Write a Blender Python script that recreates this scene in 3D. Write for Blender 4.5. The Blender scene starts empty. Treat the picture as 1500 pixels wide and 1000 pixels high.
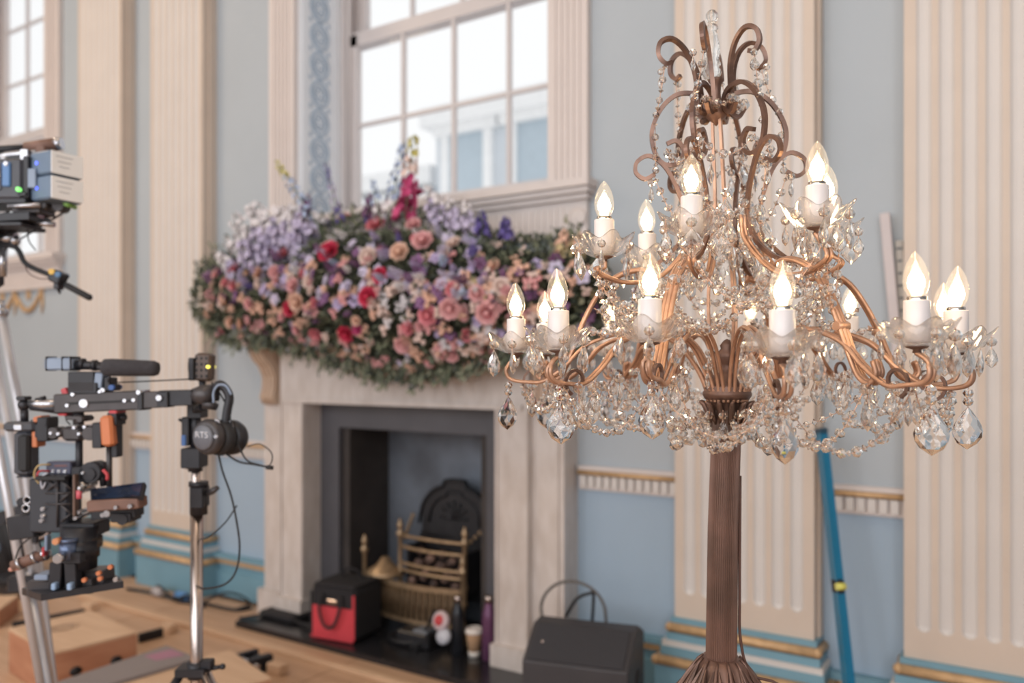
import bpy, bmesh, math, random
from math import pi, sin, cos, sqrt, radians
from mathutils import Vector, Matrix, noise
C = bpy.context.scene.collection
S = bpy.context.scene
random.seed(7)

# ---------------------------------------------------------------- camera (world axes follow the long wall: wall plane at y = WY)
F = 1200.0                      # focal length for a 1500 px wide frame
CH = 1.40                       # camera height
YAW = math.atan2(1855.0, 1200.0)
YAW = math.radians(32.9)
YAW = pi/2 - math.atan2(1855.0, 1200.0)
UX, UY = 1855/2209.24, 1200/2209.24       # cos, sin
WY = 3.28
# camera forward = (-sin a, cos a) with sin a = UY, cos a = UX
FWD = Vector((-UY, UX, 0)); RGT = Vector((UX, UY, 0)); UP = Vector((0, 0, 1))
cam = bpy.data.cameras.new('camera'); camo = bpy.data.objects.new('camera', cam); C.objects.link(camo)
camo.location = (0, 0, CH); camo.rotation_euler = (pi/2, 0, math.atan2(UY, UX))
cam.sensor_width = 36; cam.lens = F/1500*36; cam.shift_y = 36/1500
cam.dof.use_dof = True; cam.dof.focus_distance = 1.32; cam.dof.aperture_fstop = 2.3
cam.clip_start = 0.05
S.camera = camo

S.view_settings.view_transform = 'Standard'; S.view_settings.look = 'None'
S.view_settings.gamma = 1.0; S.view_settings.use_curve_mapping = False
S.view_settings.exposure = 0.24
S.cycles.max_bounces = 24; S.cycles.transmission_bounces = 24; S.cycles.transparent_max_bounces = 32
S.cycles.diffuse_bounces = 4; S.cycles.glossy_bounces = 4
S.cycles.sample_clamp_indirect = 8.0; S.cycles.caustics_reflective = False
S.cycles.use_denoising = True

world = bpy.data.worlds.new('sky'); S.world = world; world.use_nodes = True
bg = world.node_tree.nodes['Background']
bg.inputs[0].default_value = (0.98, 0.99, 1.0, 1); bg.inputs[1].default_value = .86

def area(name, loc, rot, sx, sy, power, col):
    l = bpy.data.lights.new(name, 'AREA'); l.shape = 'RECTANGLE'; l.size = sx; l.size_y = sy
    l.energy = power; l.color = col
    o = bpy.data.objects.new(name, l); C.objects.link(o); o.location = loc; o.rotation_euler = rot
    return o
# daylight through the tall windows of the opposite wall (behind the camera)
for k, xx in enumerate((-8.6, -6.2, -3.8, -1.4, 1.0, 3.2)):
    area('window_daylight', (xx, -4.6, 3.0), (radians(90), 0, 0), 1.5, 4.2, 86 if xx > -4 else 44, (0.97, 0.98, 1.0))
# unseen lamps overhead give a warm fill, stronger at the left
for xx, pw in ((-6.4, 72), (-.8, 22)):
    area('ceiling_lamp', (xx, 0.6, 5.2), (0, 0, 0), 1.2, 1.2, pw, (1.0, 0.78, 0.56))

# ---------------------------------------------------------------- coordinates taken from the photograph
def P(x, y, Z):                                   # pixel + distance -> point
    v = FWD*Z + RGT*((x-750)/F*Z); return Vector((v.x, v.y, CH+(536-y)/F*Z))
def tx(x, Y):                                     # x of the point seen at column x on the plane y = Y
    k = (x-750)/F; return Y*(UX*k-UY)/(UX+UY*k)
def zz(x, y, Y):                                  # its height when seen in row y
    return CH+(536-y)*(2209.24*Y/(x+1105))/F

# ---------------------------------------------------------------- mesh helpers
class MB:
    def __init__(s): s.v = []; s.f = []; s.m = []; s.mi = 0; s.sm = []; s.smooth = False
    def add(s, vs, fs):
        b = len(s.v); s.v += [tuple(v) for v in vs]
        for f in fs: s.f.append(tuple(b+i for i in f)); s.m.append(s.mi); s.sm.append(s.smooth)
    def box(s, c, d, R=None):
        c = Vector(c); h = [x/2 for x in d]; vs = []
        for i in (-1, 1):
            for j in (-1, 1):
                for k in (-1, 1):
                    v = Vector((i*h[0], j*h[1], k*h[2]))
                    if R is not None: v = R @ v
                    vs.append(c+v)
        s.add(vs, [(0,1,3,2), (4,6,7,5), (0,4,5,1), (2,3,7,6), (0,2,6,4), (1,5,7,3)]); return s
    def bx(s, x0, x1, y0, y1, z0, z1):
        return s.box(((x0+x1)/2, (y0+y1)/2, (z0+z1)/2), (abs(x1-x0), abs(y1-y0), abs(z1-z0)))
    def bbox(s, c, d, b, R=None):                 # box with chamfered edges
        c = Vector(c); hx, hy, hz = [x/2 for x in d]; b = min(b, hx*.9, hy*.9, hz*.9)
        ring = []
        for z, ins in ((-hz, b), (-hz+b, 0), (hz-b, 0), (hz, b)):
            X, Y = hx-ins, hy-ins; q = b
            ring.append([(-X+q, -Y), (X-q, -Y), (X, -Y+q), (X, Y-q), (X-q, Y), (-X+q, Y), (-X, Y-q), (-X, -Y+q)])
            ring[-1] = [Vector((p[0], p[1], z)) for p in ring[-1]]
        vs = [c+(R @ v if R is not None else v) for r in ring for v in r]
        fs = [tuple(range(7, -1, -1)), tuple(range(24, 32))]
        for k in range(3):
            for i in range(8): fs.append((k*8+i, k*8+(i+1) % 8, (k+1)*8+(i+1) % 8, (k+1)*8+i))
        s.add(vs, fs); return s
    def tube(s, pts, r, n=8, cap=True, flat=None, up=None, closed=False):
        pts = [Vector(p) for p in pts]; N = len(pts)
        if not hasattr(r, '__len__'): r = [r]*N
        sm = s.smooth; s.smooth = n > 5
        prev = None; vs = []
        for i, p in enumerate(pts):
            if closed: t = pts[(i+1) % N]-pts[i-1]
            else: t = pts[min(i+1, N-1)]-pts[max(i-1, 0)]
            t.normalize()
            if up is not None: a = t.cross(Vector(up))
            elif prev is None: a = t.cross(Vector((0, 0, 1)) if abs(t.z) < .9 else Vector((1, 0, 0)))
            else: a = prev-t*prev.dot(t)
            if a.length < 1e-6: a = t.orthogonal()
            a.normalize(); prev = a; b = t.cross(a)
            for k in range(n):
                an = 2*pi*(k+.5)/n
                vs.append(p+a*(cos(an)*r[i]*(flat or 1))+b*(sin(an)*r[i]))
        fs = []
        for i in range(N if closed else N-1):
            for k in range(n): fs.append((i*n+k, i*n+(k+1) % n, ((i+1) % N)*n+(k+1) % n, ((i+1) % N)*n+k))
        s.add(vs, fs)
        if cap and not closed:
            s.smooth = False
            b = len(s.v)-N*n
            s.f += [tuple(b+k for k in range(n-1, -1, -1)), tuple(b+(N-1)*n+k for k in range(n))]; s.m += [s.mi]*2; s.sm += [False]*2
        s.smooth = sm; return s
    def cyl(s, a, b, r, n=12, r2=None):
        return s.tube([a, b], [r, r if r2 is None else r2], n)
    def lathe(s, prof, n=16, o=(0, 0, 0), R=None, rad=None, smooth=True):   # prof [(r,z)]
        o = Vector(o); vs = []; sm = s.smooth; s.smooth = smooth
        for j, (r, z) in enumerate(prof):
            for k in range(n):
                a = 2*pi*k/n; q = r*(rad(a, j) if rad else 1)
                v = Vector((q*cos(a), q*sin(a), z))
                vs.append(o+(R @ v if R is not None else v))
        fs = []
        for j in range(len(prof)-1):
            for k in range(n): fs.append((j*n+k, j*n+(k+1) % n, (j+1)*n+(k+1) % n, (j+1)*n+k))
        if prof[0][0] > 1e-4: fs.append(tuple(range(n-1, -1, -1)))
        if prof[-1][0] > 1e-4: fs.append(tuple((len(prof)-1)*n+k for k in range(n)))
        s.add(vs, fs); s.smooth = sm; return s
    def open_lathe(s, prof, n=16, o=(0, 0, 0), R=None, rad=None, smooth=True):
        a = len(s.f); s.lathe(prof, n, o, R, rad, smooth)
        for q in range(2):
            if len(s.f[-1]) == n and n > 4: s.f.pop(); s.m.pop(); s.sm.pop()
        return s
    def prism(s, poly, fn0, fn1):                 # poly of 2-D points mapped by two functions
        n = len(poly); vs = [fn0(p) for p in poly]+[fn1(p) for p in poly]
        fs = [tuple(range(n-1, -1, -1)), tuple(range(n, 2*n))]+[(i, (i+1) % n, n+(i+1) % n, n+i) for i in range(n)]
        s.add(vs, fs); return s
    def sphere(s, c, r, n=10, m=7, sc=(1, 1, 1)):
        prof = [(max(1e-5, sin(pi*j/m)), -cos(pi*j/m)) for j in range(m+1)]
        R = Matrix.Diagonal(Vector((r*sc[0], r*sc[1], r*sc[2])))
        return s.lathe(prof, n, c, R)
    def mesh(s, name, mats):
        me = bpy.data.meshes.new(name); me.from_pydata(s.v, [], s.f)
        for m in (mats if isinstance(mats, (list, tuple)) else [mats]): me.materials.append(m)
        me.polygons.foreach_set('material_index', s.m); me.polygons.foreach_set('use_smooth', s.sm)
        me.validate(); me.update(); return me

def link(name, me, parent=None, M=None, label=None, cat=None, group=None, kind=None):
    o = bpy.data.objects.new(name, me); C.objects.link(o)
    if parent is not None:
        o.parent = parent
        if parent.type == 'EMPTY': o.matrix_parent_inverse = Matrix.Translation(-parent.location)
    if M is not None: o.matrix_basis = M
    return tag(o, label, cat, group, kind)
def tag(o, label=None, cat=None, group=None, kind=None):
    if label: o['label'] = label
    if cat: o['category'] = cat
    if group: o['group'] = group
    if kind: o['kind'] = kind
    return o
def part(name, mb, m, parent=None, **k): return link(name, mb.mesh(name, m), parent, **k)
def thing(name, loc, label, cat, group=None, kind=None):
    o = bpy.data.objects.new(name, None); C.objects.link(o); o.location = loc; o.empty_display_size = .05
    return tag(o, label, cat, group, kind)
def bevel(o, w=.004, seg=2):
    m = o.modifiers.new('bevel', 'BEVEL'); m.width = w; m.segments = seg; m.limit_method = 'ANGLE'; return o
def spline(pts, n=6):                              # Catmull-Rom
    pts = [Vector(p) for p in pts]; out = []
    q = [2*pts[0]-pts[1]]+pts+[2*pts[-1]-pts[-2]]
    for i in range(1, len(q)-2):
        for k in range(n):
            t = k/n
            out.append(.5*((2*q[i])+(-q[i-1]+q[i+1])*t+(2*q[i-1]-5*q[i]+4*q[i+1]-q[i+2])*t*t+(-q[i-1]+3*q[i]-3*q[i+1]+q[i+2])*t**3))
    out.append(pts[-1]); return out

# ---------------------------------------------------------------- materials
def lin(c): return tuple(((x/255)/12.92 if x/255 <= .04045 else ((x/255+.055)/1.055)**2.4) for x in c)
def mat(name, rgb, rough=.5, metal=0.0, var=0.0, scale=8.0, rgb2=None, bump=0.0, bscale=60.0, stretch=(1, 1, 1), spec=.5, coat=0.0):
    m = bpy.data.materials.new(name); m.use_nodes = True; nt = m.node_tree; b = nt.nodes['Principled BSDF']
    c = lin(rgb)+(1,); b.inputs['Base Color'].default_value = c
    b.inputs['Roughness'].default_value = rough; b.inputs['Metallic'].default_value = metal
    b.inputs['Specular IOR Level'].default_value = spec; b.inputs['Coat Weight'].default_value = coat
    tc = nt.nodes.new('ShaderNodeTexCoord'); mp = nt.nodes.new('ShaderNodeMapping'); mp.inputs['Scale'].default_value = stretch
    nt.links.new(tc.outputs['Object'], mp.inputs['Vector'])
    nz = nt.nodes.new('ShaderNodeTexNoise'); nz.inputs['Scale'].default_value = scale; nz.inputs['Detail'].default_value = 5
    nt.links.new(mp.outputs[0], nz.inputs['Vector'])
    c2 = lin(rgb2) if rgb2 else tuple(x*(1-(var or .06)) for x in c[:3])
    rp = nt.nodes.new('ShaderNodeValToRGB'); rp.color_ramp.elements[0].position = .35; rp.color_ramp.elements[1].position = .65
    rp.color_ramp.elements[0].color = c; rp.color_ramp.elements[1].color = tuple(c2)+(1,)
    nt.links.new(nz.outputs['Fac'], rp.inputs[0]); nt.links.new(rp.outputs[0], b.inputs['Base Color'])
    if bump:
        n2 = nt.nodes.new('ShaderNodeTexNoise'); n2.inputs['Scale'].default_value = bscale
        nt.links.new(mp.outputs[0], n2.inputs['Vector'])
        bp = nt.nodes.new('ShaderNodeBump'); bp.inputs['Strength'].default_value = bump; bp.inputs['Distance'].default_value = .003
        nt.links.new(n2.outputs['Fac'], bp.inputs['Height']); nt.links.new(bp.outputs[0], b.inputs['Normal'])
    return m
def emit(name, rgb, s, lit=True):
    m = bpy.data.materials.new(name); m.use_nodes = True; nt = m.node_tree; b = nt.nodes['Principled BSDF']
    b.inputs['Base Color'].default_value = lin(rgb)+(1,)
    b.inputs['Emission Color'].default_value = lin(rgb)+(1,); b.inputs['Emission Strength'].default_value = s
    return m
def glass(name, rgb=(255, 255, 255), ior=1.52, rough=0.0):
    m = bpy.data.materials.new(name); m.use_nodes = True; nt = m.node_tree
    nt.nodes.remove(nt.nodes['Principled BSDF'])
    g = nt.nodes.new('ShaderNodeBsdfGlass'); g.inputs['Color'].default_value = lin(rgb)+(1,)
    g.inputs['IOR'].default_value = ior; g.inputs['Roughness'].default_value = rough
    nt.links.new(g.outputs[0], nt.nodes['Material Output'].inputs['Surface']); return m
def soft_glass(name, rgb, ior, clear):                               # cut glass: refraction mixed with straight transmission
    m = glass(name, rgb, ior); nt = m.node_tree; g = [n for n in nt.nodes if n.type == 'BSDF_GLASS'][0]
    t = nt.nodes.new('ShaderNodeBsdfTransparent'); mx = nt.nodes.new('ShaderNodeMixShader'); mx.inputs[0].default_value = clear
    nt.links.new(g.outputs[0], mx.inputs[1]); nt.links.new(t.outputs[0], mx.inputs[2])
    nt.links.new(mx.outputs[0], nt.nodes['Material Output'].inputs['Surface']); return m
def thin_glass(name, rgb=(255, 255, 255), refl=1.0, ior=1.45):       # single-walled glass: clear with Fresnel reflections
    m = bpy.data.materials.new(name); m.use_nodes = True; nt = m.node_tree
    nt.nodes.remove(nt.nodes['Principled BSDF'])
    t = nt.nodes.new('ShaderNodeBsdfTransparent'); t.inputs[0].default_value = lin(rgb)+(1,)
    g = nt.nodes.new('ShaderNodeBsdfGlossy'); g.inputs['Roughness'].default_value = .03
    fr = nt.nodes.new('ShaderNodeLayerWeight'); fr.inputs[0].default_value = .5
    pw = nt.nodes.new('ShaderNodeMath'); pw.operation = 'POWER'; pw.inputs[1].default_value = 4.0
    mu = nt.nodes.new('ShaderNodeMath'); mu.operation = 'MULTIPLY_ADD'; mu.inputs[1].default_value = .7*refl; mu.inputs[2].default_value = .03*refl; mu.use_clamp = True
    nt.links.new(fr.outputs['Facing'], pw.inputs[0])
    mx = nt.nodes.new('ShaderNodeMixShader')
    nt.links.new(pw.outputs[0], mu.inputs[0]); nt.links.new(mu.outputs[0], mx.inputs[0])
    nt.links.new(t.outputs[0], mx.inputs[1]); nt.links.new(g.outputs[0], mx.inputs[2])
    nt.links.new(mx.outputs[0], nt.nodes['Material Output'].inputs['Surface']); return m

M_wall = mat('wall_paint', (171, 180, 188), .6, var=.04, scale=2.5)
M_dado = mat('dado_paint', (158, 178, 197), .6, var=.04, scale=2.5)
M_blue = mat('skirting_blue', (118, 158, 176), .45, var=.08, scale=6)
M_cream = mat('cream_paint', (205, 190, 177), .5, var=.05, scale=5)
M_flute = mat('flute_paint', (208, 203, 200), .5, var=.03, scale=5)
M_white = mat('window_paint', (206, 200, 200), .45, var=.03, scale=6)
M_reveal = mat('reveal_paint', (226, 230, 236), .45, var=.03, scale=6)
M_relief = mat('relief_paint', (170, 188, 206), .5, var=.1, scale=20)
M_pink = mat('casing_paint', (212, 203, 200), .5, var=.04, scale=6)
M_gold = mat('gilding', (208, 172, 130), .45, metal=.25, var=.2, scale=30)
M_ceil = mat('ceiling_paint', (226, 214, 198), .7)
M_marble = mat('marble', (206, 198, 194), .3, rgb2=(192, 182, 176), scale=9, stretch=(2.2, 2.2, .8), coat=.15)
M_slate = mat('slate', (82, 82, 88), .45, var=.15, scale=7)
M_hearth = mat('black_slate', (38, 38, 42), .22, var=.3, scale=5)
M_sootw = mat('firebox_back', (112, 120, 132), .6, rgb2=(78, 82, 90), scale=3)
M_soot = mat('firebox_soot', (62, 56, 54), .7, var=.3, scale=6)
M_pane = thin_glass('window_glass', refl=.15)
# ================================================================ the room
WT = .50                                            # thickness of the window wall
XL, XR, YB, ZC = -10.5, 4.0, -4.8, 5.6
wins = [-2.745, -7.115, 1.625]
WHW, WZ0, WZ1 = .845, 2.20, 5.0                     # half width, sill, head of the openings
FC = -2.74                                          # fireplace centre
xs = sorted({XL, XR, FC-.52, FC+.52}|{c+s*WHW for c in wins for s in (-1, 1)})
zs = [0, .9, 1.09, WZ0, WZ1, ZC]
m = MB()
for i in range(len(xs)-1):
    for k in range(len(zs)-1):
        xm, zm = (xs[i]+xs[i+1])/2, (zs[k]+zs[k+1])/2
        if any(abs(xm-c) < WHW for c in wins) and WZ0 < zm < WZ1: continue
        if abs(xm-FC) < .52 and zm < 1.09: continue
        m.mi = 1 if zm < .9 else 0
        m.bx(xs[i], xs[i+1], WY, WY+WT, zs[k], zs[k+1])
part('wall_north', m, [M_wall, M_dado], kind='structure')
m = MB().bx(XL-.2, XL, YB, WY+WT, 0, ZC); part('wall_west', m, M_wall, kind='structure')
m = MB().bx(XR, XR+.2, YB, WY+WT, 0, ZC); part('wall_east', m, M_wall, kind='structure')
m = MB().bx(XL, XR, YB-.2, YB, 0, ZC); part('wall_south', m, M_wall, kind='structure')
part('ceiling', MB().bx(XL, XR, YB, WY+WT, ZC, ZC+.2), M_ceil, kind='structure')
M_floor = mat('floor_wood', (196, 160, 128), .45, rgb2=(178, 142, 110), scale=3, stretch=(1, 8, 1))
fl = part('floor', MB().bx(XL, XR, YB, WY+WT, -.2, -.012), mat('floor_gap', (120, 95, 75), .6), kind='structure')
# protective plywood sheets laid over the floor, seams recessed
M_ply = [mat('plywood_%d' % i, c, .5, rgb2=d, scale=2.2, stretch=(1, 9, 1)) for i, (c, d) in enumerate(
    [((206, 172, 142), (190, 155, 126)), ((198, 164, 136), (184, 150, 122)), ((212, 178, 148), (196, 162, 132))])]
for i in range(9):
    for j in range(9):
        x0 = XL+.25+i*1.5+(j % 2)*.6; y0 = -4.0+j*.8
        yh = min(y0+.796, WY-.04)-y0
        z = random.choice((0, .0, -.001))
        mb = MB().bbox((x0+.745, y0+yh/2, -.006+z), (1.494, yh, .012), .002)
        part('board', mb, random.choice(M_ply), fl)

# chair rail, skirting between the pilasters
PF = 3.185                                          # front plane of the pilaster shafts
pil = [(-5.70, -5.175), (-4.85, -4.32), (-1.265, -.715), (-.41, .14), (3.105, 3.635)]
gaps = [(XL, -5.70), (-5.175, -4.85), (-4.32, FC-.99), (FC+.99, -1.265), (-.715, -.41), (.14, 3.105), (3.635, XR)]
for n, (a, b) in enumerate(gaps):
    r = thing('trim_%d' % (n+1), (a, WY, .85), 'white chair rail with a gilded top edge over a row of dentils', 'moulding', kind='structure')
    part('rail_backing', MB().bx(a, b, WY-.018, WY, .848, .955), M_pink, r)
    part('gilt_edge', MB().tube([(a, WY-.03, .925), (b, WY-.03, .925)], .011, 8), M_gold, r)
    part('rail_nosing', MB().bx(a, b, WY-.032, WY, .937, .952), M_pink, r)
    if b < -5.5 or a > .1: continue
    d = MB().bx(0, .026, WY-.038, WY-.018, .862, .912).mesh('dentil', M_flute)
    k = int((b-a)/.0385)
    for i in range(k):
        o = link('dentil', d, r); o.location = (a+(b-a-k*.0385)/2+i*.0385+.006, 0, 0)
for n, (a, b) in enumerate(gaps):
    s = thing('baseboard_%s' % ['west', 'pilasters_west', 'fireplace_west', 'fireplace_east', 'pilasters_east', 'east', 'corner'][n], (a, WY, 0), 'blue skirting with a gilded ornamental band', 'skirting', kind='structure')
    part('skirting_board', MB().bx(a, b, WY-.035, WY, 0, .15).bx(a, b, WY-.02, WY, .15, .20).bx(a, b, WY-.045, WY, .225, .252), M_blue, s)
    part('gilt_band', MB().bx(a, b, WY-.036, WY-.0, .196, .226), M_gold, s)

# pilasters
def pilaster(a, b, idx):
    p = thing('trim_%d' % (10+idx), (a, PF, 0), 'cream fluted pilaster on a blue and gold stepped base', 'pilaster', kind='structure')
    m = MB(); w = b-a; nf = 7; marg = .028; pitch = (w-2*marg)/nf; r = pitch*.345
    top = ZC; zb, z0 = .372, .47; dep = .010
    rows = [(z0+r-r*cos(q*pi/12)) for q in range(7)]+[1.2, 2.2, 3.4, 4.6, top]
    m.mi = 0
    m.bx(a, b, PF, PF+.001, zb, z0)
    nseg = 6
    for f in range(nf):
        cx = a+marg+pitch*(f+.5); xl, xr = cx-pitch/2, cx+pitch/2
        for k in range(len(rows)-1):
            q = []
            for z in (rows[k], rows[k+1]):
                hw = r if z >= z0+r else sqrt(max(0, r*r-(z0+r-z)**2))
                line = [(xl, PF, z)]
                for s in range(nseg+1):
                    u = -1+2*s/nseg; line.append((cx+u*hw, PF+dep*sqrt(max(0, 1-u*u))*(hw/r), z))
                line.append((xr, PF, z)); q.append(line)
            n = len(q[0])
            for s in range(n-1):
                m.mi = 1 if 0 < s < n-2 else 0
                m.smooth = m.mi == 1
                m.add([q[0][s], q[0][s+1], q[1][s+1], q[1][s]], [(0, 1, 2, 3)])
    m.smooth = False; m.mi = 0
    m.add([(a, PF, z0), (a+marg, PF, z0), (a+marg, PF, top), (a, PF, top)], [(0, 1, 2, 3)])
    m.add([(b-marg, PF, z0), (b, PF, z0), (b, PF, top), (b-marg, PF, top)], [(0, 1, 2, 3)])
    m.add([(b, PF, zb), (b, PF+.045, zb), (b, PF+.045, top), (b, PF, top)], [(0, 1, 2, 3)])
    m.add([(a, PF, zb), (a, PF+.045, zb), (a, PF+.045, top), (a, PF, top)], [(3, 2, 1, 0)])
    part('fluted_shaft', m, [M_cream, M_flute], p)
    part('pilaster_backing', MB().bx(a-.004, b+.012, PF+.045, WY-.0, zb, top), M_cream, p)
    def ring(off, z0, z1, mt, nm, round_=False):
        x0, x1, yf = a-off, b+off, PF-off
        if round_:
            rr = (z1-z0)/2; zc = (z0+z1)/2
            mb = MB().tube([(x0+rr, WY, zc), (x0+rr, yf+rr, zc), (x1-rr, yf+rr, zc), (x1-rr, WY, zc)], rr, 10)
            mb.bx(x0+rr, x1-rr, yf+rr, WY, z0+.002, z1-.002)
            for xx in (x0+rr, x1-rr): mb.sphere((xx, yf+rr, zc), rr*1.02, 10, 8)
        else: mb = MB().bx(x0, x1, yf, WY, z0, z1)
        return part(nm, mb, mt, p)
    ring(.012, .352, .374, M_blue, 'base_fillet')
    ring(.034, .314, .352, M_gold, 'gilt_torus', True)
    ring(.026, .284, .314, M_blue, 'base_scotia')
    ring(.045, .226, .262, M_blue, 'base_step')
    ring(.040, .262, .284, M_flute, 'bead_course')
    ring(.078, .186, .226, M_gold, 'gilt_torus', True)
    ring(.062, 0, .188, M_blue, 'plinth')
    return p
for i, (a, b) in enumerate(pil): pilaster(a, b, i)

# ================================================================ windows
M_out = emit('x', (0, 0, 0), 0)
def window(n, c, lab):
    w = thing('window_%d' % n, (c, WY, WZ0), lab, 'window', kind='structure')
    a, b = c-WHW, c+WHW
    # casing on the wall face, fluted
    m = MB()
    for s, e in ((a-.20, a+.005), (b-.005, b+.20)):
        m.bx(s, e, WY-.035, WY, WZ0+.03, WZ1+.15)
        for q in range(5): m.bx(s+.03+q*.031, s+.045+q*.031, WY-.042, WY-.035, WZ0+.03, WZ1+.12)
    m.bx(a-.2, b+.2, WY-.035, WY, WZ1, WZ1+.2)
    part('casing', m, M_pink, w)
    m = MB(); m.bx(a-.235, b+.235, WY-.10, WY, WZ0-.005, WZ0+.03).bx(a-.225, b+.225, WY-.08, WY, WZ0-.03, WZ0-.005)
    m.bx(a-.21, b+.21, WY-.055, WY, WZ0-.055, WZ0-.03).bx(a-.2, b+.2, WY, WY+.30, WZ0-.002, WZ0+.02)
    part('window_sill', m, M_pink, w)
    m = MB().bx(a-.195, b+.195, WY-.03, WY, WZ0-.215, WZ0-.055).bx(a-.195, b+.195, WY-.036, WY, WZ0-.215, WZ0-.20)
    for q in range(56):
        xq = a-.10+q*(b-a+.2)/56; m.bx(xq, xq+.012, WY-.035, WY-.03, WZ0-.19, WZ0-.08)
    part('apron', m, M_pink, w)
    for xx in (a-.15, b+.15):
        mb = MB().lathe([(.045, 0), (.045, .006), (.03, .012), (.012, .008), (0.0001, .014)], 16, (xx, WY-.03, WZ0-.135), Matrix.Rotation(pi/2, 3, 'X'))
        part('rosette', mb, M_pink, w)
    # reveals with a strip of linked rings
    m = MB()
    for s, xx in ((1, a), (-1, b)):
        m.bx(xx, xx+s*.012, WY, WY+.34, WZ0, WZ1)
        m.bx(xx+s*.012, xx+s*.022, WY, WY+.05, WZ0, WZ1); m.bx(xx+s*.012, xx+s*.022, WY+.27, WY+.34, WZ0, WZ1)
        m.bx(xx+s*.02, xx+s*.03, WY+.01, WY+.03, WZ0, WZ1)
    m.bx(a, b, WY, WY+.34, WZ1-.012, WZ1)
    part('reveal_panel', m, M_reveal, w)
    for s, xx in ((1, a), (-1, b)):
        m = MB(); N = 18
        for q in range(18): m.add([], [])
        R = Matrix.Rotation(s*pi/2, 3, 'Y')
        ringm = MB()
        ringm.tube([(0, .072*cos(2*pi*k/N)*.95, .074*sin(2*pi*k/N)) for k in range(N)], .009, 6, closed=True)
        ringm.tube([(0, .044*cos(2*pi*k/N), .046*sin(2*pi*k/N)) for k in range(N)], .006, 6, closed=True)
        for k in range(6): ringm.sphere((0, .024*cos(k*pi/3), .024*sin(k*pi/3)), .010, 6, 4, (.5, 1, 1))
        for e in (-1, 1): ringm.sphere((0, e*.07, .085), .012, 6, 4, (.5, 1, 1.5))
        me = ringm.mesh('carved_ring', M_relief)
        for k in range(16):
            o = link('carved_ring', me, w); o.location = (xx+s*.014, WY+.16, WZ0+.13+k*.168)
    # sashes
    pw = .3655; g0 = c-2*pw; g1 = c+2*pw
    def sash(y, z0, z1, rows):
        m = MB(); st = .055
        m.bx(g0-.09, g0+.012, y-.02, y+.02, z0-.06, z1+.06).bx(g1-.012, g1+.09, y-.02, y+.02, z0-.06, z1+.06)
        m.bx(g0-.09, g1+.09, y-.02, y+.02, z0-.075, z0+.006).bx(g0-.09, g1+.09, y-.02, y+.02, z1-.006, z1+.072)
        fr = part('sash_frame', m, M_white, w)
        for k in (1, 2, 3): part('glazing_bar', MB().bx(g0+k*pw-.011, g0+k*pw+.011, y-.016, y+.012, z0, z1), M_white, fr)
        ph = (z1-z0)/rows
        for k in range(1, rows): part('glazing_bar', MB().bx(g0, g1, y-.014, y+.01, z0+k*ph-.011, z0+k*ph+.011), M_white, fr)
        for i in range(4):
            for k in range(rows):
                part('pane', MB().box((g0+(i+.5)*pw, y, z0+(k+.5)*ph), (pw-.01, .004, ph-.01)), M_pane, fr)
    sash(3.655, 2.36, 3.335, 2)
    sash(3.735, 3.42, 4.88, 3)
    m = MB()
    m.bx(a, g0-.06, WY+.33, WY+.38, WZ0, WZ1).bx(g1+.06, b, WY+.33, WY+.38, WZ0, WZ1)
    m.bx(a, g0-.085, WY+.38, WY+.5, WZ0, WZ1).bx(g1+.085, b, WY+.38, WY+.5, WZ0, WZ1)
    m.bx(a, b, WY+.33, WY+.5, 4.93, WZ1).bx(a, b, WY+.33, WY+.55, WZ0, 2.285)
    for xx in (g0-.045, g1+.045): m.tube([(xx, 3.625, 2.3), (xx, 3.625, 4.95)], .012, 8)
    part('window_frame', m, M_white, w)
window(1, wins[0], 'tall white sash window above the fireplace with carved reveals')
window(2, wins[1], 'white sash window at the left edge behind the camera')
window(3, wins[2], 'white sash window beyond the right pilasters')

# ornament on the dado-level wall below the left window : gilded swags
sw = thing('gilt_swag', (-6.9, WY, 1.7), 'gilded plaster swag relief on the wall below the left window', 'wall ornament')
m = MB()
zs0 = zz(40, 425, WY)
for cx in (-6.95, -6.55):
    pts = [(cx+.2*(q/10*2-1), WY-.012, zs0-.16*(1-(q/10*2-1)**2)) for q in range(11)]
    m.tube(pts, [.009+.012*sin(pi*q/10) for q in range(11)], 6)
part('garland', m, M_gold, sw)
for cx in (-6.75, -6.35, -7.15):
    mb = MB().sphere((cx, WY-.01, zs0), .026, 8, 6, (1, .5, 1)).tube([(cx, WY-.01, zs0), (cx+.01, WY-.01, zs0-.11), (cx-.004, WY-.01, zs0-.19)], [.01, .012, .003], 6)
    part('tassel', mb, M_gold, sw)
for cx in (-6.95, -6.55):
    part('medallion', MB().sphere((cx, WY-.008, zs0-.035), .04, 12, 6, (.8, .25, 1.1)), M_gold, sw)

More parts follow.
